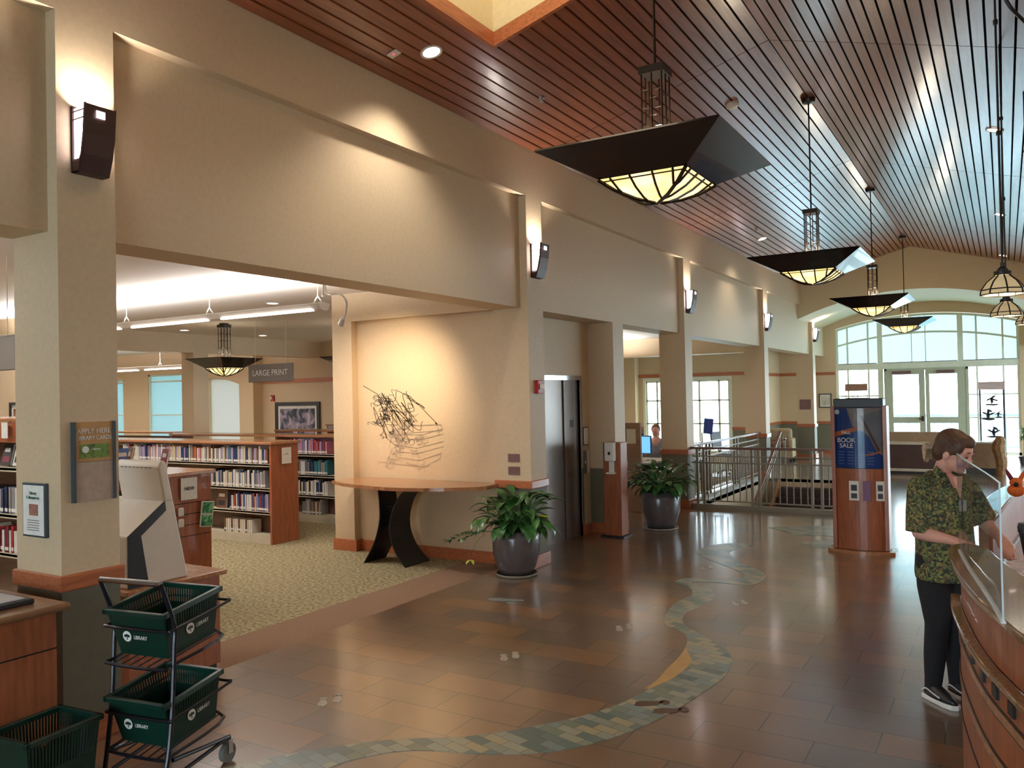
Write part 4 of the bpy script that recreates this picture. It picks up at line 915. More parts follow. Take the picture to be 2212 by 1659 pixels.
def bookcase(x0, x1, y0, y1, h, levels, label, end_right=True, base=.12, back=True, legs=False):
    t = thing('bookcase', label, 'bookcase', ((x0 + x1) / 2, (y0 + y1) / 2, 0), 0, 'oak bookcases of the side room'); cx, cy = (x0 + x1) / 2, (y0 + y1) / 2
    X0, X1, Y0, Y1 = x0 - cx, x1 - cx, y0 - cy, y1 - cy
    MB().box(X0 - .03, X1 + .03, Y0 - .02, Y1 + .02, h - .035, h).build('top', OAKTOP, t, bevel=.006)
    MB().box(X1 - .035, X1, Y0, Y1, 0, h - .035).build('end_panel', OAK, t); MB().box(X0, X0 + .035, Y0, Y1, 0, h - .035).build('end_panel', OAK, t)
    MB().box(X0 + .035, X1 - .035, -.012, .012, .1, h - .1).build('back_panel', DKWOOD, t)
    for z in levels: MB().box(X0 + .035, X1 - .035, Y0 + .01, -.012, z - .022, z).box(X0 + .035, X1 - .035, Y0 + .01, Y0 + .016, z - .034, z + .008).build('shelf', SHELFM, t)
    MB().box(X0 + .035, X1 - .035, Y0 + .02, Y1 - .02, 0, base).build('plinth', SHELFM, t)
    return t
PALA = ['white', 'pink', 'lilac', 'cream', 'orange', 'white', 'grey', 'navy', 'brown', 'white', 'teal', 'cream', 'grey', 'cream', 'lilac', 'white']
PALB = ['white', 'lilac', 'grey', 'white', 'cream', 'blue', 'grey', 'black', 'white']
PALC = ['white', 'red', 'maroon', 'blue', 'cream', 'orange', 'white', 'lilac', 'navy']
b1 = bookcase(-14.0, -8.5, 7.84, 8.33, 1.385, (1.08, .75, .43), 'long low oak bookcase ending in a panel with a white sheet, nearest the art wall')
books_row(-8.60, -11.75, 7.87, 1.08, 'top shelf of the nearest long bookcase', 'books on the top shelf of the nearest bookcase', PALA, wmin=.03, wmax=.05)
books_row(-8.66, -9.78, 7.87, .75, 'second shelf of the nearest long bookcase', 'books on the second shelf of the nearest bookcase', PALB)
books_row(-8.60, -9.35, 7.87, .43, 'third shelf of the nearest long bookcase', 'books on the third shelf of the nearest bookcase', PALC)
for i in range(16):
    w = .034; o = bpy.data.objects.new('book', book_mesh(['white', 'white', 'cream', 'brown'][i % 4], w, .18, .16)); C.objects.link(o); o.location = (-8.95 - i * (w + .002), 7.885, .122)
    tag(o, 'pale book, %s from the right on the bottom shelf of the nearest long bookcase' % ordw(i + 1), 'book', 'pale books on the bottom shelf')
faceout(-9.62, 7.93, .43, .2, .25, 'brown', 'brown book facing out on the third shelf beside the white-tagged panel', tilt=-.1)
b2 = bookcase(-12.9, -8.2, 9.55, 10.0, 1.385, (1.08, .75, .43), 'oak bookcase partly hidden behind the art wall, second row back')
books_row(-9.15, -9.95, 9.58, 1.08, 'top shelf of the second bookcase', 'books on the top shelf of the second bookcase', ['pink', 'maroon', 'pink', 'purple', 'lilac', 'red', 'white'])
books_row(-9.15, -10.1, 9.58, .75, 'second shelf of the second bookcase', 'books on the second shelf of the second bookcase', ['navy', 'black', 'teal', 'red', 'white', 'grey', 'brown'])
books_row(-9.15, -10.2, 9.58, .43, 'third shelf of the second bookcase', 'books on the third shelf of the second bookcase', PALB)
books_row(-9.3, -9.7, 9.58, .12, 'bottom shelf of the second bookcase', 'books on the bottom shelf of the second bookcase', ['brown', 'cream', 'white', 'grey'])
bookcase(-12.0, -8.0, 11.2, 11.6, 1.385, (1.08, .75), 'oak bookcase top showing as the third row back')
bookcase(-12.4, -8.5, 13.0, 13.4, 1.42, (1.08, .75), 'oak bookcase top in front of the framed picture')
bookcase(-20.0, -15.6, 11.6, 12.0, 1.30, (1.0, .7), 'far oak bookcase under the arched white window')
bookcase(-21.0, -14.8, 9.2, 9.6, 1.30, (1.0, .7), 'far oak bookcase at the left under the blue window')

def sheet(name, label, cat, loc, w, h, n='x', m=None, lines=True, frame=None, grp=None, txt=None, rzt=0):
    """a flat sheet / framed notice facing +x or -y"""
    rz = PI / 2 if n == 'x' else 0; t = thing(name, label, cat, loc, rz, grp)
    if frame: MB().box(-w / 2, w / 2, -.02, 0, -h / 2, h / 2).build('frame', frame, t, bevel=.003)
    q = .012 if frame else 0
    MB().box(-w / 2 + q, w / 2 - q, -.023, -.019, -h / 2 + q, h / 2 - q).build('paper', m or PAPER, t)
    return t
t = sheet('shelf_label', 'white sheet on the end panel of the nearest long bookcase', 'sign', (-8.48, 8.08, 1.19), .17, .22); text('A  B', t, (0, -.026, .02), FY, .03, TXTBLACK)
# new-books display unit
t = thing('display_unit', 'oak display unit marked NEW with grooved end panel, behind the checkout machine', 'display unit', (-7.07, 5.3, 0))
MB().box(-2.2, 0, -.4, .4, 0, 1.21).build('body', OAK, t); MB().box(-2.25, .04, -.44, .44, 1.21, 1.25).build('top', OAKTOP, t, bevel=.008)
MB().box(0, .002, -.38, .38, .93, .937).box(0, .002, -.38, .38, .82, .827).box(0, .002, -.38, .38, .71, .717).box(0, .002, -.38, .38, .6, .607).build('slat_grooves', DARK, t)
MB().box(-2.1, -.1, -.402, -.4, .5, 1.1).build('shelf_shade_sheet', BLACKP, t)  # flat black sheet on the solid front, painting the shade of open shelves
t = sheet('new_sign', 'white square sign reading NEW on the oak display unit', 'sign', (-7.068, 5.42, 1.08), .19, .22); text('NEW', t, (0, -.026, 0), FY, .05, TXTBLACK)
t = thing('green_card', 'green and black card in a clear holder on the grooved oak panel', 'card', (-7.05, 5.62, .8), PI / 2 - .1, None, (.0, .12, PI / 2)); MB().box(-.075, .075, -.02, -.01, -.13, .13).build('holder', WHITEP, t)
MB().box(-.065, .065, -.024, -.02, -.12, -.01).box(-.065, .065, -.024, -.02, .01, .12).build('card_print', painting('green_print', [(20, 30, 24), (60, 150, 90), (190, 230, 190)], 14), t)
for k in range(2):
    t = thing('hanging_packet', 'clear plastic packet on the grooved oak panel, %s' % ('upper one' if k == 0 else 'lower one'), 'packet', (-7.06, 5.32, .86 - k * .11)); MB().box(0, .03, -.03, .03, -.045, .04).build('packet', WHITEP, t, bevel=.012)
for x, y, h, cn, lb, rz in ((-8.35, 5.1, .24, 'pink', 'pink and white book standing on the display unit at the left', .15), (-8.0, 5.15, .24, 'brown', 'brown book turned sideways on the display unit', 1.0), (-7.75, 5.2, .25, 'brown', 'brown book leaning cover out on the display unit, middle', -.4), (-7.32, 5.3, .23, 'maroon', 'dark brown book nearest the right end of the display unit', -.3), (-7.88, 5.25, .23, 'blue', 'blue book seen edge-on between two brown books on the display unit', 1.2)):
    faceout(x, y, 1.25, .17, h, cn, lb, rz=rz)
# bookcase at the left edge
t = bookcase(-8.75, -7.25, 4.0, 4.45, 1.84, (1.39, .97, .62), 'tall oak bookcase with a header board, cut by the left edge of the picture')
MB().box(-.71, .71, -.235, -.215, 1.62, 1.80).build('header_board', OAK, t)
t = sheet('shelf_label', 'small white label on the header of the left edge bookcase', 'sign', (-7.62, 3.97, 1.73), .1, .14, 'y')
for x, cn in ((-7.86, 'black'), (-7.66, 'white'), (-7.46, 'brown')): faceout(x, 4.07, 1.40, .15, .2, cn, '%s book cover out on the display shelf of the left edge bookcase' % cn)
books_row(-7.30, -8.1, 4.03, .97, 'upper row of the left edge bookcase', 'books in the upper row of the left edge bookcase', ['black', 'white', 'grey', 'navy', 'brown'])
books_row(-7.30, -8.1, 4.03, .62, 'lower row of the left edge bookcase', 'books in the lower row of the left edge bookcase', ['red', 'white', 'cream', 'maroon', 'white'])

def hang_sign(x, y, z, w, h, s, label, size):
    t = thing('hanging_sign', label, 'sign', (x, y, z), 0, 'grey hanging section signs')
    MB().box(-w / 2, w / 2, -.02, .02, -h / 2, h / 2).build('board', SIGN, t, bevel=.01)
    text(s, t, (0, -.022, 0), FY, size, WALLMAT_TXT)
    for sx in (-.7, .7): MB().tube([(sx * w / 2, 0, h / 2), (sx * w / 2, 0, 3.3 - z)], .004, 5).build('hanger_rod', WHITEP, t)
hang_sign(-10.6, 9.8, 2.41, 1.05, .3, 'LARGE PRINT', 'grey hanging sign reading LARGE PRINT over the bookcases', .14)
hang_sign(-8.0, 4.0, 2.42, 1.0, .31, 'NEW', 'grey hanging sign reading NEW, cut by the left edge', .22)

def picture(name, label, loc, w, h, n, cols, mw=.06, fw=.035, frame=BLACK, scale=4):
    t = thing(name, label, 'picture', loc, PI / 2 if n == 'x' else 0)
    MB().box(-w / 2, w / 2, -.04, 0, h / 2 - fw, h / 2).box(-w / 2, w / 2, -.04, 0, -h / 2, -h / 2 + fw).box(-w / 2, -w / 2 + fw, -.04, 0, -h / 2 + fw, h / 2 - fw).box(w / 2 - fw, w / 2, -.04, 0, -h / 2 + fw, h / 2 - fw).build('frame', frame, t)
    MB().box(-w / 2 + fw, w / 2 - fw, -.02, 0, -h / 2 + fw, h / 2 - fw).build('mat_board', PAPER, t)
    q = fw + mw; MB().box(-w / 2 + q, w / 2 - q, -.024, -.02, -h / 2 + q, h / 2 - q).build('print', painting(name + '_print' + str(round(loc[1], 1)), cols, scale), t)
picture('framed_picture', 'black framed dark cloudy picture above the bookcases in the side room', (-14.66, 14.39, 1.42), 1.48, .95, 'y', [(20, 24, 32), (50, 62, 78), (150, 140, 160), (196, 176, 186)], .07, .09)
picture('framed_picture', 'black framed reddish picture seen at the left edge above the bookcase', (-12.9, 7.0, 1.72), .8, .55, 'y', [(60, 36, 26), (130, 80, 50), (190, 170, 150)], .06, .04)
ws = struct(MB().box(-13.8, -12.4, 7.0, 7.12, 0, 3.3).build('wall_nook', PAINT))
picture('framed_picture', 'small dark framed certificate on the wall left of the arched window', (-4.66, 26.19, 1.6), .36, .42, 'y', [(200, 196, 180), (214, 210, 196), (150, 140, 120)], .05, .025, BLACK, 9)

# column notices
t = sheet('notice_frame', 'blue-grey framed white flyer on the near face of the first column', 'sign', (-4.81, 2.668, 1.345), .235, .31, 'y', frame=PEWTER)
text('Library\nE-Resources', t, (0, -.025, .085), FY, .026, mat('green_text', (40, 90, 60), .6)); MB().box(-.04, .05, -.025, -.023, -.03, .035).build('flyer_photo', painting('flyer_photo', [(120, 90, 80), (180, 120, 100), (90, 100, 110)], 30), t)
for k in range(5): MB().box(-.06, .06, -.0245, -.023, -.06 - k * .014, -.056 - k * .014).build('text_line', SIGN, t)
t = thing('apply_here_sign', 'tall sign reading APPLY HERE LIBRARY CARDS under the nearest sconce', 'sign', (-4.575, 2.86, 1.617), PI / 2)
MB().box(-.13, -.115, -.03, 0, -.23, .23).box(.115, .13, -.03, 0, -.23, .23).build('side_rail', PEWTER, t)
MB().box(-.115, .115, -.018, 0, -.0, .228).build('poster', mat('tan_poster', (190, 146, 92), .5), t); MB().box(-.115, .115, -.018, 0, -.228, -.003).build('info_panel', mat('taupe_panel', (176, 156, 140), .55, noise=.05, scale=30), t)
text('APPLY HERE', t, (0, -.02, .175), FY, .042, PAPER, sx=.92); text('LIBRARY CARDS', t, (0, -.02, .135), FY, .034, PAPER, sx=.88)
MB().box(-.085, .09, -.022, -.018, .02, .1).build('green_card_print', painting('leaf_card', [(60, 90, 40), (120, 150, 70), (70, 100, 50)], 12), t); MB().lathe([(.001, 0), (.02, 0), (.02, .003), (.001, .003)], 20, mtx=Matrix.Translation((-.055, -.022, .07)) @ Matrix.Rotation(PI / 2, 4, 'X')).build('round_logo', PAPER, t)
text('Library', t, (.01, -.024, .07), FY, .018, PAPER)

# ================================================================ SELF CHECKOUT AND FRONT COUNTER
t = thing('checkout_desk', 'low oak desk carrying the white self checkout machine', 'desk', (-5.28, 3.75, 0))
MB().box(-.3, .3, -.4, .33, .04, .68).build('cabinet', OAK, t); MB().box(-.28, .28, -.38, .31, 0, .04).build('toe_kick', BLACKP, t); MB().box(-.33, .34, -.44, .37, .68, .715).build('desktop', OAKTOP, t, bevel=.008)
def checkout(loc, rz, label, sc=1):
    t = thing('self_checkout', label, 'self checkout machine', loc, rz)
    MB().prism([(-.24, 0), (-.24, .35), (.045, .555), (.116, .555), (.23, 0)], -.5, .42, axis='x').build('lower_body', WHITEP, t, bevel=.012)
    MB().prism([(.045, .545), (.0, .79), (.025, .835), (.06, .825), (.118, .545)], -.06, .42, axis='x').build('upper_body', WHITEP, t, bevel=.012)
    B = [(-.24, .0), (-.24, .35), (.045, .555), (.055, .49), (-.14, .34), (-.085, .0)]
    MB().prism(B, .42, .424, axis='x').build('side_stripe', BLACK, t)
    v = MB()
    for k in range(8): v.box(.0 + k * .045, .025 + k * .045, -.002, .004, .782, .786)
    v.build('vent_slots', DARK, t)
    v = MB()
    for z in (.7, .45, .15): v.box(.42, .4215, .1 if z < .3 else .06, .11 if z < .3 else .07, z, z + .04)
    return t
checkout((-5.42, 3.6, .715), 0, 'white self checkout machine with black side stripe behind the trolley')
t = thing('front_counter', 'oak counter with rounded wood top at the lower left corner', 'counter', (-5.0, 1.9, 0))
MB().box(-.9, .66, -.9, .6, .04, .86).build('cabinet', OAK, t); MB().box(-.9, .662, -.9, .602, .66, .667).build('groove', DARK, t); MB().box(-.95, .72, -.95, .65, .86, .9).build('countertop', mat('brown_counter', (132, 96, 66), .3, noise=.08, coat=.3), t, bevel=.015)
t = thing('scanner_pad', 'grey book scanning pad with black base on the front counter', 'scanner', (-4.55, 2.28, .9)); MB().box(-.36, .12, -.25, .16, 0, .028).build('base', BLACKP, t, bevel=.008); MB().box(-.33, .09, -.22, .13, .028, .034).build('pad', mat('pad_grey', (176, 180, 186), .4), t, bevel=.004)
t = thing('checkout_screen', 'black-backed checkout screen standing on the front counter at the left edge', 'self checkout machine', (-5.24, 2.3, .9))
MB().prism([(-.2, 0), (.2, 0), (.11, .3), (.02, .36), (-.1, .3)], -.1, .06, axis='y').build('stand', BLACKP, t, bevel=.01)
MB().box(-.3, .1, .02, .14, .3, .42, mtx=Matrix.Rotation(-.2, 4, 'Y')).build('hood', WHITEP, t, bevel=.01); MB().box(.1, .13, .06, .066, .2, .29).build('sticker', mat('teal_sticker', (40, 140, 150), .5), t)

# ================================================================ BASKETS AND TROLLEY
def logo(parent, x, y, z, rot, size):
    m = Matrix.Translation((x, y, z)) @ Matrix.Rotation(rot, 4, 'Z') @ Matrix.Rotation(PI / 2, 4, 'X')
    MB().lathe([(.001, 0), (size * .62, 0), (size * .62, .001), (.001, .001)], 24, mtx=m).build('round_logo', PAPER, parent)
    tr_ = MB().box(-size * .06, size * .06, -size * .42, -size * .05, .0012, .002, mtx=m)
    for a in (-.5, 0, .5): tr_.prism([(x_ * size + a * size * .5, y_ * size + .12 * size - abs(a) * .15 * size) for x_, y_ in [(.17 * math.cos(k), .17 * math.sin(k)) for k in [2 * PI * i / 10 for i in range(10)]]], .0012, .002, mtx=m)
    tr_.build('tree_emblem', DGREEN, parent)
    c, s_ = math.cos(rot), math.sin(rot)
    text('LIBRARY', parent, (x + c * size * 1.95, y + s_ * size * 1.95, z - .003), (PI / 2, 0, rot), size * .62, PAPER, sx=.85)
def basket(name, label, loc, rz, w, l, h, tilt=(0, 0), grp='dark green library baskets', m=DGREEN):
    t = thing(name, label, 'basket', loc, rz, grp, (tilt[0], tilt[1], rz))
    k = .82; th = .006
    def rg(s_, z): return [(-w / 2 * s_, -l / 2 * s_, z), (w / 2 * s_, -l / 2 * s_, z), (w / 2 * s_, l / 2 * s_, z), (-w / 2 * s_, l / 2 * s_, z)]
    b = MB()
    lo, mid, up = rg(k, 0), rg(k + (1 - k) * .55, h * .6), rg(1, h)
    lo2, mid2, up2 = [tuple(Vector(p) * .97 + Vector((0, 0, .004))) for p in lo], [(p[0] * .97, p[1] * .97, p[2]) for p in mid], [(p[0] * .97, p[1] * .97, p[2]) for p in up]
    b.add(lo + mid, [(i, (i + 1) % 4, 4 + (i + 1) % 4, 4 + i) for i in range(4)] + [(3, 2, 1, 0)]); b.add(lo2 + mid2, [(i, 4 + i, 4 + (i + 1) % 4, (i + 1) % 4) for i in range(4)] + [(0, 1, 2, 3)])
    b.build('tub', m, t)
    s_ = MB(); nb = 22
    for i in range(4):
        a0, a1, c0, c1 = Vector(mid[i]), Vector(mid[(i + 1) % 4]), Vector(up[i]), Vector(up[(i + 1) % 4]); full = i in (0,)
        if full: q = [tuple(a0), tuple(a1), tuple(c1), tuple(c0)]; q2 = [(p[0] * .97, p[1] * .97, p[2]) for p in q]; s_.add(q + q2, [(0, 1, 2, 3), (7, 6, 5, 4)]); continue
        for j in range(nb):
            u0, u1 = (j + .12) / nb, (j + .74) / nb
            q = [tuple(a0.lerp(a1, u0)), tuple(a0.lerp(a1, u1)), tuple(c0.lerp(c1, u1)), tuple(c0.lerp(c1, u0))]; q2 = [(p[0] * .975, p[1] * .975, p[2]) for p in q]
            s_.add(q + q2, [(0, 1, 2, 3), (7, 6, 5, 4), (0, 4, 5, 1), (1, 5, 6, 2), (2, 6, 7, 3), (3, 7, 4, 0)])
    s_.build('slotted_sides', m, t)
    r_ = MB()
    for i in range(4):
        p, q = Vector(up[i]), Vector(up[(i + 1) % 4]); mn = Vector((min(p.x, q.x), min(p.y, q.y), h - .028)); mx = Vector((max(p.x, q.x), max(p.y, q.y), h))
        r_.box(mn.x - .012, mx.x + .012, mn.y - .012, mx.y + .012, h - .028, h)
    r_.build('rim', m, t, bevel=.004)
    yf = -l / 2 * (k + (1 - k) * .3) - .004
    logo(t, -w * .22, yf - .003, h * .42, 0, .045); logo(t, w / 2 * (k + (1 - k) * .35) + .006, -l * .05, h * .42, PI / 2, .045)
    return t
RZ_ = .16
cart = thing('basket_trolley', 'black wire two-tier trolley holding two green library baskets', 'trolley', (-3.82, 2.80, 0), RZ_)
TB = mat('black_tube', (28, 30, 38), .3, metal=.3)
for sx in (-1, 1):
    X = sx * .20
    MB().tube(catmull([(sx * .19, -.26, .0 + .03), (X, -.22, .2), (X, -.19, .42), (X, -.17, .72), (X, -.17, .84), (X, -.25, 1.05)], 6), .012, 8).build('frame_tube', TB, cart)
    MB().tube([(X, .22, .13), (X, -.19, .17)], .011, 8).build('base_tube', TB, cart); MB().tube([(X, .22, .13), (X * .95, -.235, .07)], .010, 8).build('base_brace', TB, cart)
MB().tube([(-.20, -.25, 1.055), (.20, -.25, 1.055)], .015, 12).build('handle', CHROME, cart)
for zr, zb in ((.81, .655), (.37, .21)):
    MB().tube(catmull([(-.18, -.22, zr), (.18, -.22, zr), (.205, -.17, zr + .005), (.205, .2, zr + .05), (.16, .23, zr + .055), (-.16, .23, zr + .055), (-.205, .2, zr + .05), (-.205, -.17, zr + .005)], 4, True), .008, 6, closed=True).build('ring_rail', TB, cart)
    m = MB().tube(catmull([(-.17, -.23, zb - .03), (.17, -.23, zb - .03), (.19, -.17, zb - .02), (.18, .2, zb + .03), (-.18, .2, zb + .03), (-.19, -.17, zb - .02)], 4, True), .009, 6, closed=True)
    for k in range(6): m.tube([(-.14 + .056 * k, -.23, zb - .025), (-.14 + .056 * k, .2, zb + .035)], .004, 5)
    m.build('wire_shelf', TB, cart)
for x, y in ((-.2, .2), (.2, .2)):
    MB().tube([(x - .014, y, .052), (x + .014, y, .052)], .052, 20).build('wheel', mat('grey_rubber', (110, 112, 112), .6), cart); MB().box(x - .022, x + .022, y - .012, y + .02, .05, .125).build('caster_fork', CHROME, cart)
for x, y in ((-.19, -.26), (.19, -.26)): MB().tube([(x - .014, y, .042), (x + .014, y, .042)], .042, 20).build('wheel', MATS['grey_rubber'], cart)
basket('library_basket', 'dark green library basket on the upper tier of the trolley', (-3.82, 2.80, .68), RZ_, .385, .40, .25, (.13, 0))
basket('library_basket', 'dark green library basket on the lower tier of the trolley', (-3.82, 2.80, .235), RZ_, .385, .40, .25, (.13, 0))
basket('library_basket', 'dark green basket on the floor at the lower left corner', (-4.0, 2.24, .0), .10, .30, .38, .42)

# ================================================================ STAIRWELL RAILINGS
def railing(name, label, p0, p1, posts, nb, z0=(0, 0), grp='taupe railings around the stairwell', curb=True):
    t = thing(name, label, 'railing', (0, 0, 0), 0, grp)
    a, b = Vector((p0[0], p0[1], z0[0])), Vector((p1[0], p1[1], z0[1])); d = (b - a); L = d.length
    P = lambda u, z: tuple(a + d * u + Vector((0, 0, z)))
    horiz = Vector((d.x, d.y, 0)).normalized(); sd = Vector((-horiz.y, horiz.x, 0))
    def bar(mb, u0, u1, za, zb, w):
        q = []
        for u in (u0, u1):
            for sg in (-1, 1):
                for z in (za, zb): q.append(tuple(Vector(P(u, z)) + sd * sg * w))
        mb.add(q, [(0, 1, 3, 2), (4, 6, 7, 5), (0, 4, 5, 1), (2, 3, 7, 6), (0, 2, 6, 4), (1, 5, 7, 3)])
    m = MB(); bar(m, -.01, 1.01, .985, 1.025, .03); m.build('handrail', mat('dark_rail_wood', (112, 76, 60), .35, coat=.2), t, bevel=.006)
    m = MB(); bar(m, 0, 1, .86, .88, .014); m.build('upper_bar', RAILM, t); m = MB(); bar(m, 0, 1, .75, .775, .014); m.build('middle_bar', RAILM, t); m = MB(); bar(m, 0, 1, .12, .14, .012); m.build('bottom_bar', RAILM, t)
    if curb: m = MB(); bar(m, -.01, 1.01, 0, .075, .045); m.build('curb', RAILM, t)
    w = .02 / L
    for u in posts: m = MB(); bar(m, u - w, u + w, 0.05, .985, .02); m.build('post', RAILM, t)
    for k in range(nb):
        u = (k + .5) / nb
        if min(abs(u - q) for q in posts) < .35 / nb: continue
        m = MB(); bar(m, u - .008 / L, u + .008 / L, .13, .76, .008); m.build('baluster', RAILM, t)
    return t
railing('stair_railing', 'taupe railing with wood cap across the near edge of the stairwell', (-4.55, 13.46), (-2.32, 13.46), (.04, .09, .448, .50, .865, .93), 21)
railing('stair_railing', 'taupe railing along the left edge of the stairwell between two columns', (-4.72, 13.72), (-4.72, 18.52), (.02, .22, .26, .6, .64, .97), 44)
railing('stair_railing', 'taupe railing along the right edge of the stairwell behind the poster stand', (-2.29, 13.6), (-2.31, 18.6), (.02, .35, .65, .97), 44)
railing('stair_handrail', 'sloping handrail running down the stairs inside the stairwell', (-4.28, 18.6), (-4.28, 15.0), (.02, .5, .97), 24, (.0, -2.05), curb=False)
t = thing('newel_post', 'short newel post with round knob at the head of the stairs', 'post', (-4.2, 18.68, 0)); MB().tube([(0, 0, 0), (0, 0, .84)], .022, 10).build('post', RAILM, t); MB().ball((0, 0, .87), .035, 8).build('knob', CHROME, t)

# ================================================================ POSTER STAND
t = thing('poster_stand', 'wood poster stand with curved blue BOOK SALE poster and leaflets', 'display stand', (-1.505, 10.62, 0))
def curve_panel(mb, w, z0, z1, y, bul, th=.01, n=14, mi=0, x0=None, x1=None):
    f = lambda x: y - bul * (1 - (2 * x / w) ** 2); X0 = -w / 2 if x0 is None else x0; X1 = w / 2 if x1 is None else x1
    xs = [X0 + (X1 - X0) * i / n for i in range(n + 1)]
    vs = [(x, f(x), z) for x in xs for z in (z0, z1)] + [(x, f(x) + th, z) for x in xs for z in (z0, z1)]; o = 2 * (n + 1)
    fs = []
    for i in range(n): fs += [(2 * i, 2 * i + 2, 2 * i + 3, 2 * i + 1), (o + 2 * i, o + 2 * i + 1, o + 2 * i + 3, o + 2 * i + 2), (2 * i, o + 2 * i, o + 2 * i + 2, 2 * i + 2), (2 * i + 1, 2 * i + 3, o + 2 * i + 3, o + 2 * i + 1)]
    fs += [(0, 1, o + 1, o), (2 * n, o + 2 * n, o + 2 * n + 1, 2 * n + 1)]
    mb.add(vs, fs, mi); return f
m = MB(); cf = curve_panel(m, .54, .04, 1.0, -.10, .07, .2); m.build('lower_panel', OAK, t)
MB().box(-.31, -.262, -.13, .12, .04, 1.74).build('side_post', OAK, t, bevel=.006); MB().box(.262, .31, -.13, .12, .04, 1.74).build('side_post', OAK, t, bevel=.006)
MB().box(-.27, .27, -.08, .1, 1.0, 1.72).build('core', OAK, t); MB().box(-.275, .275, -.13, .12, 1.72, 1.83).build('header_box', BLACKP, t, bevel=.01)
base = [(x, -.14 - .11 * (1 - (x / .37) ** 2)) for x in [-.37 + .74 * i / 12 for i in range(13)]]; MB().prism(base + [(-x, -y) for x, y in base], .0, .035).build('base_plate', OAKTOP, t)
PBLUE = mat('poster_blue', (26, 62, 128), .35, noise=.03); POR = mat('poster_orange', (206, 104, 56), .4); PTAN = mat('poster_tan', (150, 128, 120), .4, noise=.08); PGR = mat('poster_grey', (120, 118, 124), .4, noise=.08); PBR = mat('poster_brown', (96, 56, 48), .4)
m = MB(); cf = curve_panel(m, .53, 1.005, 1.715, -.1, .075, .006); m.build('poster', PBLUE, t)
def curved_poly(pts, z_off, mt, nm, push=.003):
    """a flat shape laid on the curved poster: subdivided in x"""
    xs = sorted(set([round(p[0], 4) for p in pts])); bm = bmesh.new(); f_ = bm.faces.new([bm.verts.new((x, 0, z)) for x, z in pts])
    for i in range(1, 14):
        xx = -.265 + .53 * i / 14; bmesh.ops.bisect_plane(bm, geom=bm.verts[:] + bm.edges[:] + bm.faces[:], plane_co=(xx, 0, 0), plane_no=(1, 0, 0))
    ex = bmesh.ops.extrude_face_region(bm, geom=bm.faces[:]); new = [v for v in ex['geom'] if isinstance(v, bmesh.types.BMVert)]; ns = set(new)
    for v in bm.verts: v.co.y = cf(v.co.x) - (push if v in ns else push - .002)
    me = bpy.data.meshes.new(nm); bmesh.ops.recalc_face_normals(bm, faces=bm.faces); bm.to_mesh(me); bm.free(); me.materials.append(mt); o = bpy.data.objects.new(nm, me); C.objects.link(o); o.parent = t
curved_poly([(-.12, 1.712), (.262, 1.712), (.262, 1.15), (.2, 1.2), (.12, 1.38), (.02, 1.47), (-.06, 1.5)], 0, PTAN, 'poster_shape')
curved_poly([(.04, 1.62), (.262, 1.70), (.262, 1.18)], 0, PGR, 'poster_shape', .005)
curved_poly([(.03, 1.62), (.05, 1.63), (.235, 1.22), (.21, 1.2)], 0, PBR, 'poster_shape', .007)
curved_poly([(-.262, 1.43), (.0, 1.5), (.0, 1.45), (-.262, 1.37)], 0, POR, 'poster_band', .0065)
curved_poly([(.08, 1.17), (.24, 1.205), (.24, 1.185), (.08, 1.15)], 0, POR, 'poster_band', .0085)
for s_, z, sz in (('FALL', 1.425, .05), ('BOOK', 1.335, .075), ('SALE', 1.27, .075)):
    text(s_, t, (-.13, cf(-.13) - .014, z), (PI / 2, 0, -.2), sz, WALLMAT_TXT)
for r_ in range(5):
    for k in range(4): curved_poly([(-.23 + k * .11, 1.2 - r_ * .035), (-.16 + k * .11, 1.2 - r_ * .035), (-.16 + k * .11, 1.193 - r_ * .035), (-.23 + k * .11, 1.193 - r_ * .035)], 0, mat('poster_lilac_text', (130, 140, 190), .5), 'poster_text_line', .0055)
curved_poly([(-.235 + .03 * math.cos(a), 1.672 + .03 * math.sin(a)) for a in [2 * PI * i / 12 for i in range(12)]], 0, PAPER, 'poster_logo', .006)
m = MB(); cf2 = curve_panel(m, .53, .996, 1.715, -.112, .077, .002); m.build('poster_cover', SNEEZE, t)
for x, w, c, nm in ((-.055, .11, 'white', 'white leaflet with two dark pictures'), (.085, .085, 'lilac', 'purple leaflet'), (.225, .09, 'white', 'white and red leaflet')):
    q = thing('leaflet', {'white leaflet with two dark pictures': 'white leaflet with two dark pictures, left of the three on the poster stand', 'purple leaflet': 'purple leaflet, middle of the three on the poster stand', 'white and red leaflet': 'white and dark leaflet, right of the three on the poster stand'}[nm], 'leaflet', (-1.505 + x, 10.62 - .1 - .07 * (1 - (x / .27) ** 2) - .012, .74), .5 * x, 'leaflets on the poster stand')
    MB().box(-w / 2, w / 2, -.006, -.002, -.115, .115).build('sheet', BM['purple'] if c == 'lilac' else PAPER, q)
    if c == 'white': MB().box(-w * .3, w * .3, -.008, -.006, .0, .07).box(-w * .3, w * .3, -.008, -.006, -.09, -.03).build('print', BM['black'], q)
t = thing('sign_holder', 'small wire sign holder with tan card on top of the poster stand', 'sign', (-1.53, 10.6, 1.83))
MB().box(-.125, .125, -.01, .01, .09, .175).build('card', mat('tan_card', (178, 140, 112), .6), t)
MB().tube([(-.12, 0, .17), (-.12, 0, .0), (-.12, .06, 0)], .004, 5).tube([(.12, 0, .17), (.12, 0, .0), (.12, .06, 0)], .004, 5).tube([(-.05, 0, 0), (-.02, 0, .08), (.03, 0, 0)], .004, 5).tube([(-.12, 0, .003), (.12, 0, .003)], .004, 5).build('wire_stand', BLACK, t)

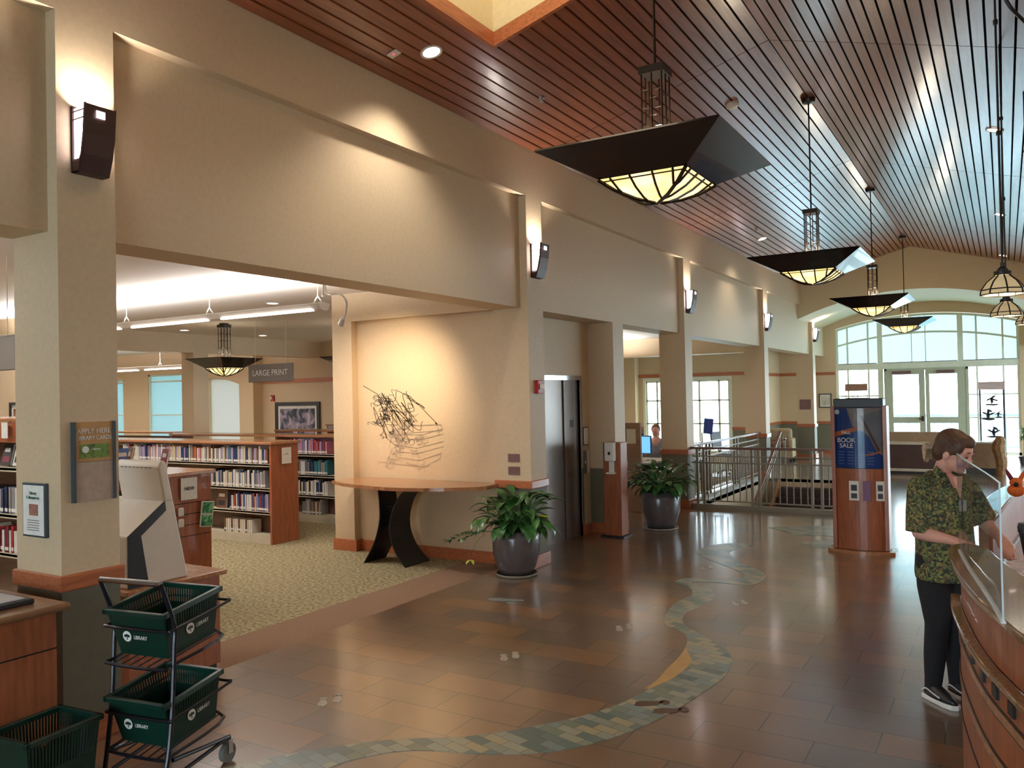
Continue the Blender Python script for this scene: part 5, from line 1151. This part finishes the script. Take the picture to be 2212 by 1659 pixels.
# ================================================================ RECEPTION DESK
t = thing('reception_desk', 'curved oak reception desk with tan granite top and black grooves', 'desk', (0, 0, 0))
def sm(pts, n=5): return [(x, y) for x, y, _ in catmull([(a, b_, 0) for a, b_ in pts], n)]
OUT = [(-.215, 5.09), (-.275, 4.97), (-.26, 4.7), (-.23, 4.45), (-.177, 4.1), (-.117, 3.8), (-.05, 3.56), (.045, 3.25), (.2, 2.85), (.42, 2.4), (.8, 1.9)]
INN = [(-.15, 5.07), (-.09, 4.95), (-.04, 4.7), (.02, 4.45), (.12, 4.1), (.22, 3.8), (.32, 3.56), (.44, 3.3), (.62, 2.95), (.84, 2.6), (1.15, 2.2)]
def inset(P, d):
    out = []
    for i, p in enumerate(P):
        a = Vector(P[max(i - 1, 0)]); b_ = Vector(P[min(i + 1, len(P) - 1)]); tt = (b_ - a).normalized(); out.append((p[0] - tt.y * d, p[1] + tt.x * d))
    return out
def strip(O_, I_, z0, z1, name, m, bevel=0): MB().prism(sm(O_) + sm(I_)[::-1], z0, z1).build(name, m, t, bevel=bevel)
strip(OUT, INN, 1.065, 1.1, 'countertop', GRANITE, .008)
O2 = inset(OUT, .05); strip(O2[1:], inset(INN, -.01)[1:], .85, 1.065, 'upper_panel', OAK)
strip(inset(OUT, -.0)[1:], O2[1:], .82, .85, 'ledge', GRANITE, .008)
O3 = inset(OUT, .04); strip(O3[1:], inset(INN, .0)[1:], 0, .82, 'lower_body', OAK)
def band(z0, z1, off, m, nm, w=.006): strip(inset(OUT, off)[1:], inset(OUT, off + w)[1:], z0, z1, nm, m)
for z in (.70, .655, .50, .455, .30): band(z, z + .009, .036, BLACK, 'groove')
band(.664, .70, .033, OAKTOP, 'inlay_band'); band(.464, .50, .033, OAKTOP, 'inlay_band')
pp = sm(inset(OUT, .034)[1:], 4)
for i in range(2, len(pp) - 1, 3):
    p, q = Vector(pp[i]), Vector(pp[i + 1]); d = (q - p).normalized(); c_ = (p + q) / 2; a = math.atan2(d.y, d.x)
    MB().box(-.03, .03, -.006, .006, .735, .785, mtx=Matrix.Translation((c_.x, c_.y, 0)) @ Matrix.Rotation(a, 4, 'Z')).build('dentil', BLACK, t)
strip([(-.03, 5.0), (.06, 4.5), (.17, 4.0), (.28, 3.7), (.46, 3.3), (.7, 2.8)], [(.7, 5.0), (.7, 4.5), (.75, 4.0), (.85, 3.7), (1.0, 3.4), (1.2, 3.1)], .71, .74, 'work_surface', PINKG)
strip([(.0, 5.0), (.09, 4.5), (.2, 4.0), (.3, 3.7)], [(.6, 5.0), (.6, 4.5), (.65, 4.0), (.7, 3.7)], .02, .70, 'inner_cabinet', OAK)
t2 = t
t = thing('reception_desk', 'far section of the curved reception desk beyond the standing person', 'desk', (0, 0, 0))
FO = [(-.2, 6.2), (-.19, 6.5), (-.16, 7.0), (-.1, 7.6), (.0, 8.2), (.25, 9.0), (.7, 9.8)]; FI = [(-.08, 6.15), (-.045, 6.5), (-.005, 7.0), (.055, 7.6), (.13, 8.2), (.4, 8.9), (.85, 9.6)]
strip(FO, FI, 1.065, 1.1, 'countertop', GRANITE, .008); strip([(x + .03, y) for x, y in FO], [(x - .01, y) for x, y in FI], 0, 1.065, 'body', OAK)
strip([(x + .02, y) for x, y in FI], [(x + .5, y - .1) for x, y in FI], .71, .74, 'work_surface', OAKTOP)
# things on the desk
t = thing('sneeze_guard', 'clear acrylic screen standing on the near desk top', 'screen', (0, 0, 0))
gp = [(-.225, 4.85), (-.175, 4.45), (-.115, 4.05), (-.068, 3.73), (-.028, 3.42)]; gp = sm(gp, 4)
m = MB().prism(gp + inset(gp, .006)[::-1], 1.1, 1.6); m.build('acrylic_panel', SNEEZE, t)
edge = mat('acrylic_edge', (196, 214, 224), .2); MB().prism(gp + inset(gp, .007)[::-1], 1.6, 1.603).build('top_edge', edge, t); MB().box(gp[-1][0], gp[-1][0] + .006, gp[-1][1] - .004, gp[-1][1], 1.1, 1.6).build('end_edge', edge, t)
MB().prism(inset(gp, -.004) + inset(gp, .012)[::-1], 1.1, 1.106).build('foot_strip', mat('white_strip', (226, 232, 238), .3), t)
t = thing('plush_toy', 'small orange plush animal with pointed ears on the far desk', 'toy', (.055, 7.35, 1.1)); OR_ = mat('orange_plush', (226, 120, 60), .9, noise=.1, scale=60, emit=None)
MB().ball((0, 0, .05), (.06, .05, .05), 10).ball((.0, -.02, .11), (.045, .04, .04), 10).build('body', OR_, t, smooth=True); MB().ball((0, -.055, .1), (.018, .012, .018), 8).build('muzzle', BLACKP, t)
for sx in (-1, 1): MB().tube([(sx * .025, -.02, .13), (sx * .05, -.02, .18), (sx * .062, -.02, .215)], [.018, .014, .003], 8).build('ear', OR_ if sx > 0 else mat('plum_plush', (120, 50, 70), .9), t)
t = thing('desk_microphone', 'black gooseneck microphone standing on the desk work surface', 'microphone', (.075, 5.2, .74)); MB().lathe([(.05, 0), (.05, .02), (.012, .03), (.01, .3)], 16).tube([(0, 0, .3), (0, 0, .42)], [.012, .03], 14).lathe([(.034, .42), (.036, .45), (.03, .47)], 16).build('stand', BLACKP, t)
t = thing('paper_stack', 'loose cream paper on the far desk top beside the person', 'paper', (-.11, 6.35, 1.1)); MB().box(-.045, .045, -.1, .1, 0, .008).build('sheets', PAPER, t)
t = thing('black_bag', 'dark bag lying on the lower work surface of the desk', 'bag', (.2, 5.68, .75)); b_ = MB().ball((0, 0, .075), (.12, .16, .085), 10); b_.build('bag_body', BLACKP, t, smooth=True); MB().tube(catmull([(-.05, -.1, .12), (0, -.05, .2), (.05, .05, .2), (.05, .12, .1)], 5), .006, 6).build('strap', BLACKP, t)
t = thing('desk_return', 'low oak work surface behind the desk gap', 'desk', (0, 0, 0)); MB().box(.05, .9, 5.12, 5.95, .71, .74).build('work_surface', OAKTOP, t); MB().box(.15, .85, 5.2, 5.9, 0, .71).build('cabinet', OAK, t)
t = thing('coin_tray', 'small blue dish on the near desk top beside the person', 'dish', (-.02, 5.28, .742)); MB().lathe([(.001, 0), (.05, 0), (.06, .012), (.055, .012), (.045, .004), (.001, .004)], 20).build('dish', mat('pale_blue', (130, 180, 210), .3), t)

# ================================================================ FAR END FURNITURE
t = thing('lounge_bench', 'long low brown bench with cream trim and tan back in front of the end doors', 'bench', (-1.75, 20.7, 0))
MB().box(-.85, .8, -.2, .35, .12, .66).build('seat_body', mat('brown_vinyl', (74, 50, 42), .5), t); MB().box(-.87, .82, -.22, .37, .66, .70).build('top_rail', SHELFM, t); MB().box(-.87, .82, -.22, -.2, .06, .12).build('bottom_rail', SHELFM, t); MB().box(-.85, .88, .37, .45, .0, .92).build('back', mat('tan_laminate', (160, 132, 102), .5), t); MB().box(-.8, .76, -.18, .33, 0, .12).build('base', BLACKP, t)
t = thing('lounge_bench', 'tan low bench section to the right of the brown bench', 'bench', (-.5, 21.05, 0))
MB().box(-.3, .34, -.2, .3, .14, .68).build('seat_body', MATS['tan_laminate'], t); MB().box(-.32, .36, -.22, .32, .68, .71).build('top_rail', SHELFM, t); MB().box(-.28, .32, -.18, .28, 0, .14).build('base', BLACKP, t)
t = thing('wood_carving', 'rough brown wood carving beside the tan bench', 'sculpture', (-.12, 20.62, 0))
MB().tube(catmull([(0, 0, 0), (.02, 0, .3), (-.03, 0, .6), (.0, 0, .76), (-.02, 0, .86)], 4), [.09, .1, .1, .11, .12, .12, .12, .13, .14, .14, .13, .12, .12, .1, .09, .06, .03], 9).build('trunk', mat('carved_wood', (134, 98, 58), .7, noise=.2, scale=12, bump=.6), t)
t = thing('silhouette_screen', 'standing glass screen with dark bird and branch silhouettes and brown header', 'screen', (-.26, 21.6, 0))
MB().box(-.25, -.215, -.02, .02, 0, 1.88).box(.215, .25, -.02, .02, 0, 1.88).build('frame', mat('blue_black', (34, 40, 66), .4), t); MB().box(-.26, .26, -.03, .03, 1.86, 2.04).build('header', OAKTOP, t); MB().box(-.215, .215, -.004, .004, .3, 1.86).build('glass', GLASS, t); MB().box(-.25, .25, -.025, .025, .26, .3).build('bottom_bar', MATS['blue_black'], t)
def silhouette(x, z, s, seed):
    m = MB(); r_ = random.Random(seed)
    for dx, dz, rx, rz_, ro in ((0, -.09, .11, .022, 0), (0, 0, .03, .08, 0), (-.05, .02, .06, .018, .5), (.05, .01, .07, .018, -.4), (.03, .07, .05, .02, .6)):
        P = [(x + dx * s + p, z + dz * s + q) for p, q in blob(0, 0, rx * s, rz_ * s, seed * 7 + int(dz * 100), 10, rz=ro * (1 if seed % 2 else -1))]
        m.prism(P, -.012, -.006, axis='y')
    m.build('silhouette', mat('slate_silhouette', (52, 62, 70), .6), t)
silhouette(0, 1.62, 1.1, 1); silhouette(-.08, 1.3, 1.2, 2); silhouette(.12, 1.3, .7, 3); silhouette(.02, .9, 1.2, 4)
def small_plant(loc, h, label, seed, name='potted_plant'):
    t = thing(name, label, 'potted plant', loc); MB().lathe([(.08, 0), (.12, .2), (.13, .22), (.1, .22), (.001, .18)], 18).build('pot', POT, t)
    r_ = random.Random(seed); m = MB(); st_ = MB().tube([(0, 0, .18), (.02, 0, h * .7)], .012, 6)
    for k in range(34):
        a = r_.random() * 6.28; e = r_.uniform(-.5, 1.3); L = r_.uniform(.15, .3); b0 = Vector((0, 0, h * .7 + r_.uniform(-.12, .12))); d = Vector((math.cos(a) * math.cos(e), math.sin(a) * math.cos(e), math.sin(e))); s_ = Vector((-math.sin(a), math.cos(a), 0)) * .02
        p1 = b0 + d * L * .5; p2 = b0 + d * L - Vector((0, 0, .05)); m.add([tuple(b0), tuple(p1 - s_), tuple(p2), tuple(p1 + s_)], [(0, 1, 2, 3)])
    m.build('foliage', LEAF, t, keep=True); st_.build('stem', MATS['green_stem'], t)
small_plant((.36, 23.6, 0), 1.05, 'slender potted plant against the end window at the right edge', 4)
t = thing('armchair', 'pale striped lounge armchair beyond the stairwell', 'armchair', (-5.40, 23.25, 0), .1)
FAB = mat('striped_beige_fabric', (176, 160, 130), .85, noise=.08, scale=12, stretch=(14, 1, 1)); FAB2 = mat('brown_seat_fabric', (134, 98, 76), .85)
MB().box(-.42, .42, -.35, .4, .1, .4).build('base', FAB, t, bevel=.03); MB().box(-.3, .3, -.4, .2, .4, .53).build('seat_cushion', FAB2, t, bevel=.04); MB().box(-.34, .34, .2, .42, .4, .88).build('backrest', FAB, t, bevel=.08)
for sx in (-1, 1): MB().box(sx * .42, sx * .3, -.36, .36, .38, .62).build('armrest', FAB, t, bevel=.04)
for x, y in ((-.36, -.3), (.36, -.3), (-.36, .34), (.36, .34)): MB().box(x - .03, x + .03, y - .03, y + .03, 0, .1).build('leg', BLACKP, t)
# computer room
t = thing('desk_partition', 'taupe partition with a white sheet at the end of the computer desks', 'partition', (-5.33, 12.6, 0)); MB().box(-.23, .22, -.03, .03, 0, 1.46).build('panel', mat('mauve_laminate', (150, 122, 108), .5), t, bevel=.01); MB().box(-.02, .14, -.036, -.03, 1.12, 1.36).build('sheet', PAPER, t)
t = thing('computer_desk', 'pale topped computer desk behind the planter', 'desk', (-5.9, 13.5, 0)); MB().box(-.8, .8, -.55, .6, .74, .77).build('top', SHELFM, t); MB().box(-.75, .75, .0, .04, .1, .74).build('modesty_panel', BLACKP, t); MB().box(-.78, -.74, -.5, .5, 0, .74).build('leg', BLACKP, t); MB().box(.74, .78, -.5, .5, 0, .74).build('leg', BLACKP, t)
def monitor(x, y, z, rz, label, mscr):
    t = thing('computer_monitor', label, 'monitor', (x, y, z), rz, 'monitors in the computer room')
    MB().box(-.24, .24, -.015, .015, .12, .44).build('housing', mat('blue_lit_shell', (90, 130, 170), .4) if mscr else BLACKP, t, bevel=.01); MB().box(-.22, .22, -.018, -.015, .14, .42).build('screen', SCREEN if mscr else BLACKP, t); MB().box(-.03, .03, -.0, .03, .02, .14).box(-.1, .1, -.08, .1, 0, .02).build('stand', WHITEP, t)
monitor(-5.46, 13.4, .77, -.2, 'bright blue computer monitor just left of the third column', True); monitor(-5.85, 13.9, .77, .3, 'dark computer monitor behind the blue one', False)
t = thing('blue_placard', 'tilted blue placard on a stand in the computer room window', 'placard', (-5.16, 15.9, 0), .1); MB().box(-.09, .09, -.01, .01, 1.12, 1.42, mtx=Matrix.Rotation(.1, 4, 'Y')).build('board', mat('placard_blue', (60, 84, 170), .5), t); MB().tube([(0, 0, 0), (0, 0, 1.14)], .012, 8).build('pole', OAK, t)
def task_chair(x, y, rz, label):
    t = thing('task_chair', label, 'chair', (x, y, 0), rz, 'black task chairs in the computer room')
    MB().box(-.22, .22, -.22, .22, .44, .5).build('seat', BLACKP, t, bevel=.02); MB().box(-.21, .21, .2, .235, .6, 1.02, mtx=Matrix.Rotation(-.12, 4, 'X')).build('backrest', BLACKP, t, bevel=.015); MB().tube([(0, 0, .08), (0, 0, .44)], .025, 8).build('column', CHROME, t)
    MB().tube([(0, .2, .46), (0, .3, .65)], .015, 6).build('back_stem', BLACKP, t)
    for k in range(5): a = 2 * PI * k / 5; MB().tube([(0, 0, .1), (.26 * math.cos(a), .26 * math.sin(a), .05)], .015, 6).ball((.26 * math.cos(a), .26 * math.sin(a), .03), .03, 6).build('leg', BLACKP, t)
task_chair(-5.75, 17.2, 1.2, 'black task chair near the left railing'); task_chair(-5.62, 19.2, 1.3, 'black task chair farther back by the office window')
t = thing('reading_table', 'pale table by the office window', 'table', (-6.75, 18.2, 0)); MB().box(-.6, .5, -1.2, 1.2, .72, .75).build('top', SHELFM, t)
for x, y in ((-.5, -1.1), (.4, -1.1), (-.5, 1.1), (.4, 1.1)): MB().box(x - .03, x + .03, y - .03, y + .03, 0, .72).build('leg', BLACKP, t)
# small ceiling devices
t = thing('beam_detector', 'small white ceiling device with red light beside the skylight', 'detector', (-4.28, 5.35, zc(-4.28) - .002), 0, None, (0, -.267, 0)); MB().box(-.05, .05, -.035, .035, -.012, 0).build('plate', WHITEP, t); MB().ball((.0, -.01, -.014), .009, 6).build('red_light', emis('red_led', (255, 60, 80), 2), t)
t = thing('smoke_detector', 'round white smoke detector above the nearest pendant rim', 'detector', (-2.62, 9.45, zc(-2.62)), 0, None, (0, -.267, 0)); MB().lathe([(.075, 0), (.075, -.03), (.055, -.05), (.001, -.055)], 24).build('body', WHITEP, t)
for x, y, lb in ((-3.9, 7.2, 'small brass sprinkler head in the wood ceiling right of the skylight'), (-3.85, 12.3, 'small sprinkler head in the wood ceiling above the second sconce'), (-3.85, 15.3, 'small sprinkler head in the wood ceiling near the far left downlight')):
    t = thing('sprinkler_head', lb, 'sprinkler', (x, y, zc(x)), 0, 'sprinkler heads'); MB().lathe([(.035, 0), (.035, -.006), (.012, -.01), (.01, -.03), (.022, -.034), (.022, -.038), (.001, -.04)], 16).build('head', CHROME, t)

# ================================================================ PEOPLE
def limb(mb, pts, rs, n=12):
    mb.tube(pts, rs, n)
    for p, r in zip(pts, rs): mb.ball(p, r, 7)
def merged(mb, name, m, parent, voxel, smooth=4):
    o = mb.build(name, m, parent)
    r = o.modifiers.new('merge', 'REMESH'); r.mode = 'VOXEL'; r.voxel_size = voxel; r.use_smooth_shade = True
    s_ = o.modifiers.new('soften', 'SMOOTH'); s_.iterations = smooth; s_.factor = .5
    return o
t = thing('person', 'standing person in a floral shirt and black trousers looking down at the desk', 'person', (-.35, 5.80, 0), math.radians(-135))
HM = Matrix.Translation((.0, .045, 1.44)) @ Matrix.Rotation(.45, 4, 'Z') @ Matrix.Rotation(-.36, 4, 'X') @ Matrix.Scale(1.1, 4)
def hb(mb, c, r, n=10): mb.ball((0, 0, 0), 1, n, mtx=HM @ Matrix.Translation(c) @ Matrix.Diagonal((r[0], r[1], r[2], 1)))
b = MB()
hb(b, (0, .0, .125), (.072, .092, .092), 14); hb(b, (0, .028, .065), (.056, .062, .066), 12); hb(b, (0, .062, .022), (.03, .026, .024)); hb(b, (0, .092, .085), (.013, .02, .014), 8); hb(b, (0, .085, .105), (.009, .014, .024), 8)
for sx in (-1, 1):
    hb(b, (sx * .076, -.005, .085), (.01, .018, .028), 8); hb(b, (sx * .033, .058, .07), (.026, .03, .028), 8); hb(b, (sx * .032, .078, .128), (.026, .014, .009), 8); hb(b, (sx * .012, .09, .08), (.009, .01, .008), 6)
hb(b, (0, .083, .047), (.021, .012, .0075), 8)
limb(b, [(0, -.02, 1.34), (0, .0, 1.42), (0, .03, 1.48)], [.06, .05, .052])
limb(b, [(0, 0, .92), (0, 0, 1.05), (0, 0, 1.2), (0, -.01, 1.32)], [.14, .125, .14, .12])
ARM = {1: [(.15, -.01, 1.325), (.18, .0, 1.05), (.12, .22, 1.03), (.09, .30, 1.02)], -1: [(-.165, -.01, 1.325), (-.25, .06, 1.10), (-.17, .27, 1.03), (-.14, .33, 1.0)]}
for sx, A_ in ARM.items():
    limb(b, A_[:3] , [.055, .043, .027]); limb(b, [A_[1], tuple((Vector(A_[1]) + (Vector(A_[2]) - Vector(A_[1])) * .3)), A_[2]], [.043, .043, .027])
    w0 = Vector(A_[2]); d = (Vector(A_[3]) - w0).normalized(); sd = d.cross(Vector((0, 0, 1))).normalized(); up = sd.cross(d).normalized()
    palm = w0 + d * .05
    for q in range(5): limb(b, [tuple(w0 + sd * (q - 2) * .008), tuple(palm + d * .03 + sd * (q - 2) * .016)], [.018, .013])
    for q, ln in enumerate((.066, .076, .072, .058)):
        p0 = palm + d * .03 + sd * (q - 1.5) * .019; p1 = p0 + d * ln * .45 - up * .006; p2 = p1 + d * ln * .3 - up * .016; p3 = p2 + d * ln * .2 - up * .02
        limb(b, [tuple(p0), tuple(p1), tuple(p2), tuple(p3)], [.0095, .009, .008, .007], 8)
    tb = w0 + d * .025 - sd * sx * -.024; t1 = tb + d * .03 - sd * sx * -.022 - up * .01; t2 = t1 + d * .028 - up * .008
    limb(b, [tuple(tb), tuple(t1), tuple(t2)], [.013, .011, .0085], 8)
for sx in (-1, 1): limb(b, [(sx * .075, 0, .9), (sx * .075, .01, .48), (sx * .08, -.02, .12)], [.085, .052, .038])
merged(b, 'body', SKIN, t, .0065, 3)
# face details
e = MB()
for sx in (-1, 1):
    hb(e, (sx * .032, .0855, .106), (.0125, .005, .0045), 8); 
e.build('eyelashes', mat('dark_brown_lash', (60, 40, 36), .7), t)
e = MB()
for sx in (-1, 1): hb(e, (sx * .034, .0875, .135), (.021, .006, .0035), 8)
e.build('eyebrows', mat('brown_brow', (92, 62, 50), .8), t)
e = MB(); hb(e, (0, .0925, .047), (.019, .006, .0055), 8); e.build('lips', mat('lip_pink', (176, 96, 92), .5), t)
# hair
h = MB(); hb(h, (0, -.022, .142), (.081, .092, .09), 14); hb(h, (0, .03, .178), (.066, .062, .042), 12); hb(h, (0, -.06, .09), (.07, .05, .07), 10)
for sx in (-1, 1): hb(h, (sx * .058, .018, .145), (.026, .05, .05), 8); hb(h, (sx * .066, -.01, .105), (.016, .03, .034), 8)
merged(h, 'hair', mat('brown_hair', (84, 58, 44), .55, noise=.25, scale=30, stretch=(6, 1, 1)), t, .008, 3)
h = MB(); rh = random.Random(2)
for k in range(13):
    a = rh.uniform(-.6, .6); p0 = HM @ Vector((rh.uniform(-.015, .015), -.095, .1)); BD = Vector((.45, -.9, 0)); pts = [tuple(p0), tuple(p0 + BD * .03 + Vector((a * .03, 0, .0 + rh.uniform(-.01, .02)))), tuple(p0 + BD * (.05 + rh.uniform(-.01, .01)) + Vector((a * .05, 0, -.01))), tuple(p0 + BD * .045 + Vector((a * .05, 0, -.09 + rh.uniform(-.02, .01))))]
    h.tube(catmull(pts, 4), [.016, .016, .016, .015, .015, .015, .014, .013, .012, .011, .009, .007, .003], 7)
merged(h, 'ponytail', mat('blond_hair', (176, 150, 118), .55, noise=.25, scale=30), t, .006, 1)
# shirt
sh = MB()
limb(sh, [(0, 0, .80), (0, .0, .95), (0, .0, 1.1), (0, -.005, 1.24), (0, -.01, 1.32)], [.001] * 5)
def ering(mb, rows, n=28):
    vs = [(cx + rx * math.cos(2 * PI * k / n), cy + ry * math.sin(2 * PI * k / n), z) for cx, cy, rx, ry, z in rows for k in range(n)]; m_ = len(rows)
    mb.add(vs, [(i * n + k, i * n + (k + 1) % n, (i + 1) * n + (k + 1) % n, (i + 1) * n + k) for i in range(m_ - 1) for k in range(n)] + [tuple(range(n))[::-1], tuple(range((m_ - 1) * n, m_ * n))])
sh = MB(); ering(sh, [(0, .01, .182, .165, .755), (0, .01, .185, .168, .80), (0, .01, .178, .16, .92), (0, .005, .172, .155, 1.05), (0, .0, .17, .15, 1.18), (0, -.01, .168, .13, 1.30), (0, -.015, .15, .1, 1.37), (0, -.015, .075, .07, 1.425)])
for sx, A_ in ARM.items():
    a0, a1 = Vector(A_[0]), Vector(A_[1]); sh.tube([tuple(a0 + Vector((-sx * .03, 0, .02))), tuple(a0), tuple(a0.lerp(a1, .5)), tuple(a0.lerp(a1, 1.0))], [.07, .08, .082, .08], 16); sh.ball(tuple(a0), .078, 8)
merged(sh, 'shirt', FLORAL, t, .012, 4)
co = MB()
for sx in (-1, 1): co.add([(sx * .012, .115, 1.30), (sx * .075, .085, 1.36), (sx * .078, .02, 1.43), (sx * .06, .03, 1.455), (sx * .045, .085, 1.405)] + [(sx * .012, .125, 1.30), (sx * .088, .095, 1.355), (sx * .092, .02, 1.425), (sx * .07, .03, 1.465), (sx * .055, .095, 1.41)], [(0, 1, 2, 3, 4), (9, 8, 7, 6, 5)] + [(i, (i + 1) % 5, 5 + (i + 1) % 5, 5 + i) for i in range(5)])
co.build('collar', FLORAL, t, bevel=.003)
vn = MB().add([(-.035, .118, 1.40), (.035, .118, 1.40), (0, .139, 1.27), (-.035, .128, 1.40), (.035, .128, 1.40), (0, .149, 1.27)], [(0, 1, 2), (3, 5, 4), (0, 3, 4, 1), (1, 4, 5, 2), (2, 5, 3, 0)]).build('neck_opening', SKIN, t)
MB().box(-.03, .02, .152, .158, 1.19, 1.26).build('name_badge', mat('badge_grey', (170, 166, 170), .4), t); MB().box(.0, .006, .155, .162, .80, 1.26).build('button_placket', mat('placket_dark', (40, 44, 34), .8), t)
# trousers
pn = MB(); ering(pn, [(0, .0, .15, .12, .84), (0, .0, .155, .125, .90), (0, 0, .14, .11, .97)])
for sx in (-1, 1): limb(pn, [(sx * .078, 0, .88), (sx * .078, .0, .70), (sx * .076, .015, .48), (sx * .08, -.01, .28), (sx * .088, -.02, .10)], [.108, .1, .074, .066, .05], 14)
merged(pn, 'trousers', BLACKCLOTH, t, .011, 4)
for sx in (-1, 1):
    X = sx * .09; y0_ = .0; so = MB().prism([(X + dx, y0_ + dy) for dx, dy in ((-.036, -.085), (-.042, .0), (-.047, .1), (-.036, .165), (0, .185), (.036, .165), (.047, .1), (.042, .0), (.036, -.085), (0, -.1))], .0, .03); so.build('shoe_sole', PAPER, t, bevel=.006)
    up_ = MB(); ering(up_, [(X, .04, .043, .133, .03), (X, .035, .043, .128, .05), (X, .01, .04, .095, .075), (X, -.025, .038, .055, .10), (X, -.03, .038, .048, .125)], 22); up_.build('shoe_upper', BLACKP, t, smooth=True)
    for side in (-1, 1): MB().tube(catmull([(X + side * .041, -.07, .055), (X + side * .045, -.03, .075), (X + side * .046, .03, .062), (X + side * .044, .08, .05)], 5), .0045, 6).build('shoe_side_stripe', PAPER, t)
    lc = MB()
    for k in range(5): lc.tube([(X - .02, .035 + k * .017, .088 - k * .006), (X + .02, .04 + k * .017, .088 - k * .006)], .003, 5)
    lc.build('laces', PAPER, t)
# seated reader in the computer room
t = thing('person', 'seated person with brown hair behind the blue monitor in the computer room', 'person', (-5.78, 15.0, 0), .3)
b = MB(); limb(b, [(0, 0, .5), (0, 0, .75), (0, 0, .95)], [.16, .14, .15]); limb(b, [(0, 0, 1.0), (0, .0, 1.12)], [.055, .05]); b.ball((0, -.01, 1.22), (.075, .09, .105), 10)
for sx in (-1, 1): limb(b, [(sx * .18, 0, .98), (sx * .22, -.05, .78), (sx * .12, -.3, .80)], [.05, .042, .03]); limb(b, [(sx * .1, 0, .5), (sx * .12, -.4, .5), (sx * .12, -.42, .08)], [.09, .065, .045])
merged(b, 'body', SKIN, t, .014, 3)
h = MB().ball((0, .015, 1.245), (.088, .1, .105), 10).ball((0, .06, 1.15), (.07, .05, .08), 8); merged(h, 'hair', mat('auburn_hair', (120, 74, 50), .6), t, .014, 2)
c_ = MB(); ering(c_, [(0, 0, .18, .15, .5), (0, 0, .2, .16, .8), (0, 0, .21, .14, .98), (0, 0, .09, .08, 1.07)]); 
for sx in (-1, 1): limb(c_, [(sx * .18, 0, .98), (sx * .22, -.05, .78)], [.07, .06])
merged(c_, 'jumper', mat('grey_jumper', (150, 156, 170), .8), t, .014, 3)
c_ = MB()
for sx in (-1, 1): limb(c_, [(sx * .1, .02, .5), (sx * .12, -.4, .5), (sx * .12, -.42, .1)], [.105, .08, .06])
merged(c_, 'trousers', BLACKCLOTH, t, .014, 3)
t = thing('task_chair', 'black chair under the seated person in the computer room', 'chair', (-5.78, 15.0, 0), .3, 'black task chairs in the computer room')
MB().box(-.22, .22, -.2, .22, .28, .32).build('seat', BLACKP, t, bevel=.02); MB().box(-.2, .2, .24, .27, .4, .9).build('backrest', BLACKP, t); MB().tube([(0, 0, .0), (0, 0, .28)], .03, 8).lathe([(.25, 0), (.25, .03), (.03, .06)], 20).build('column', CHROME, t)
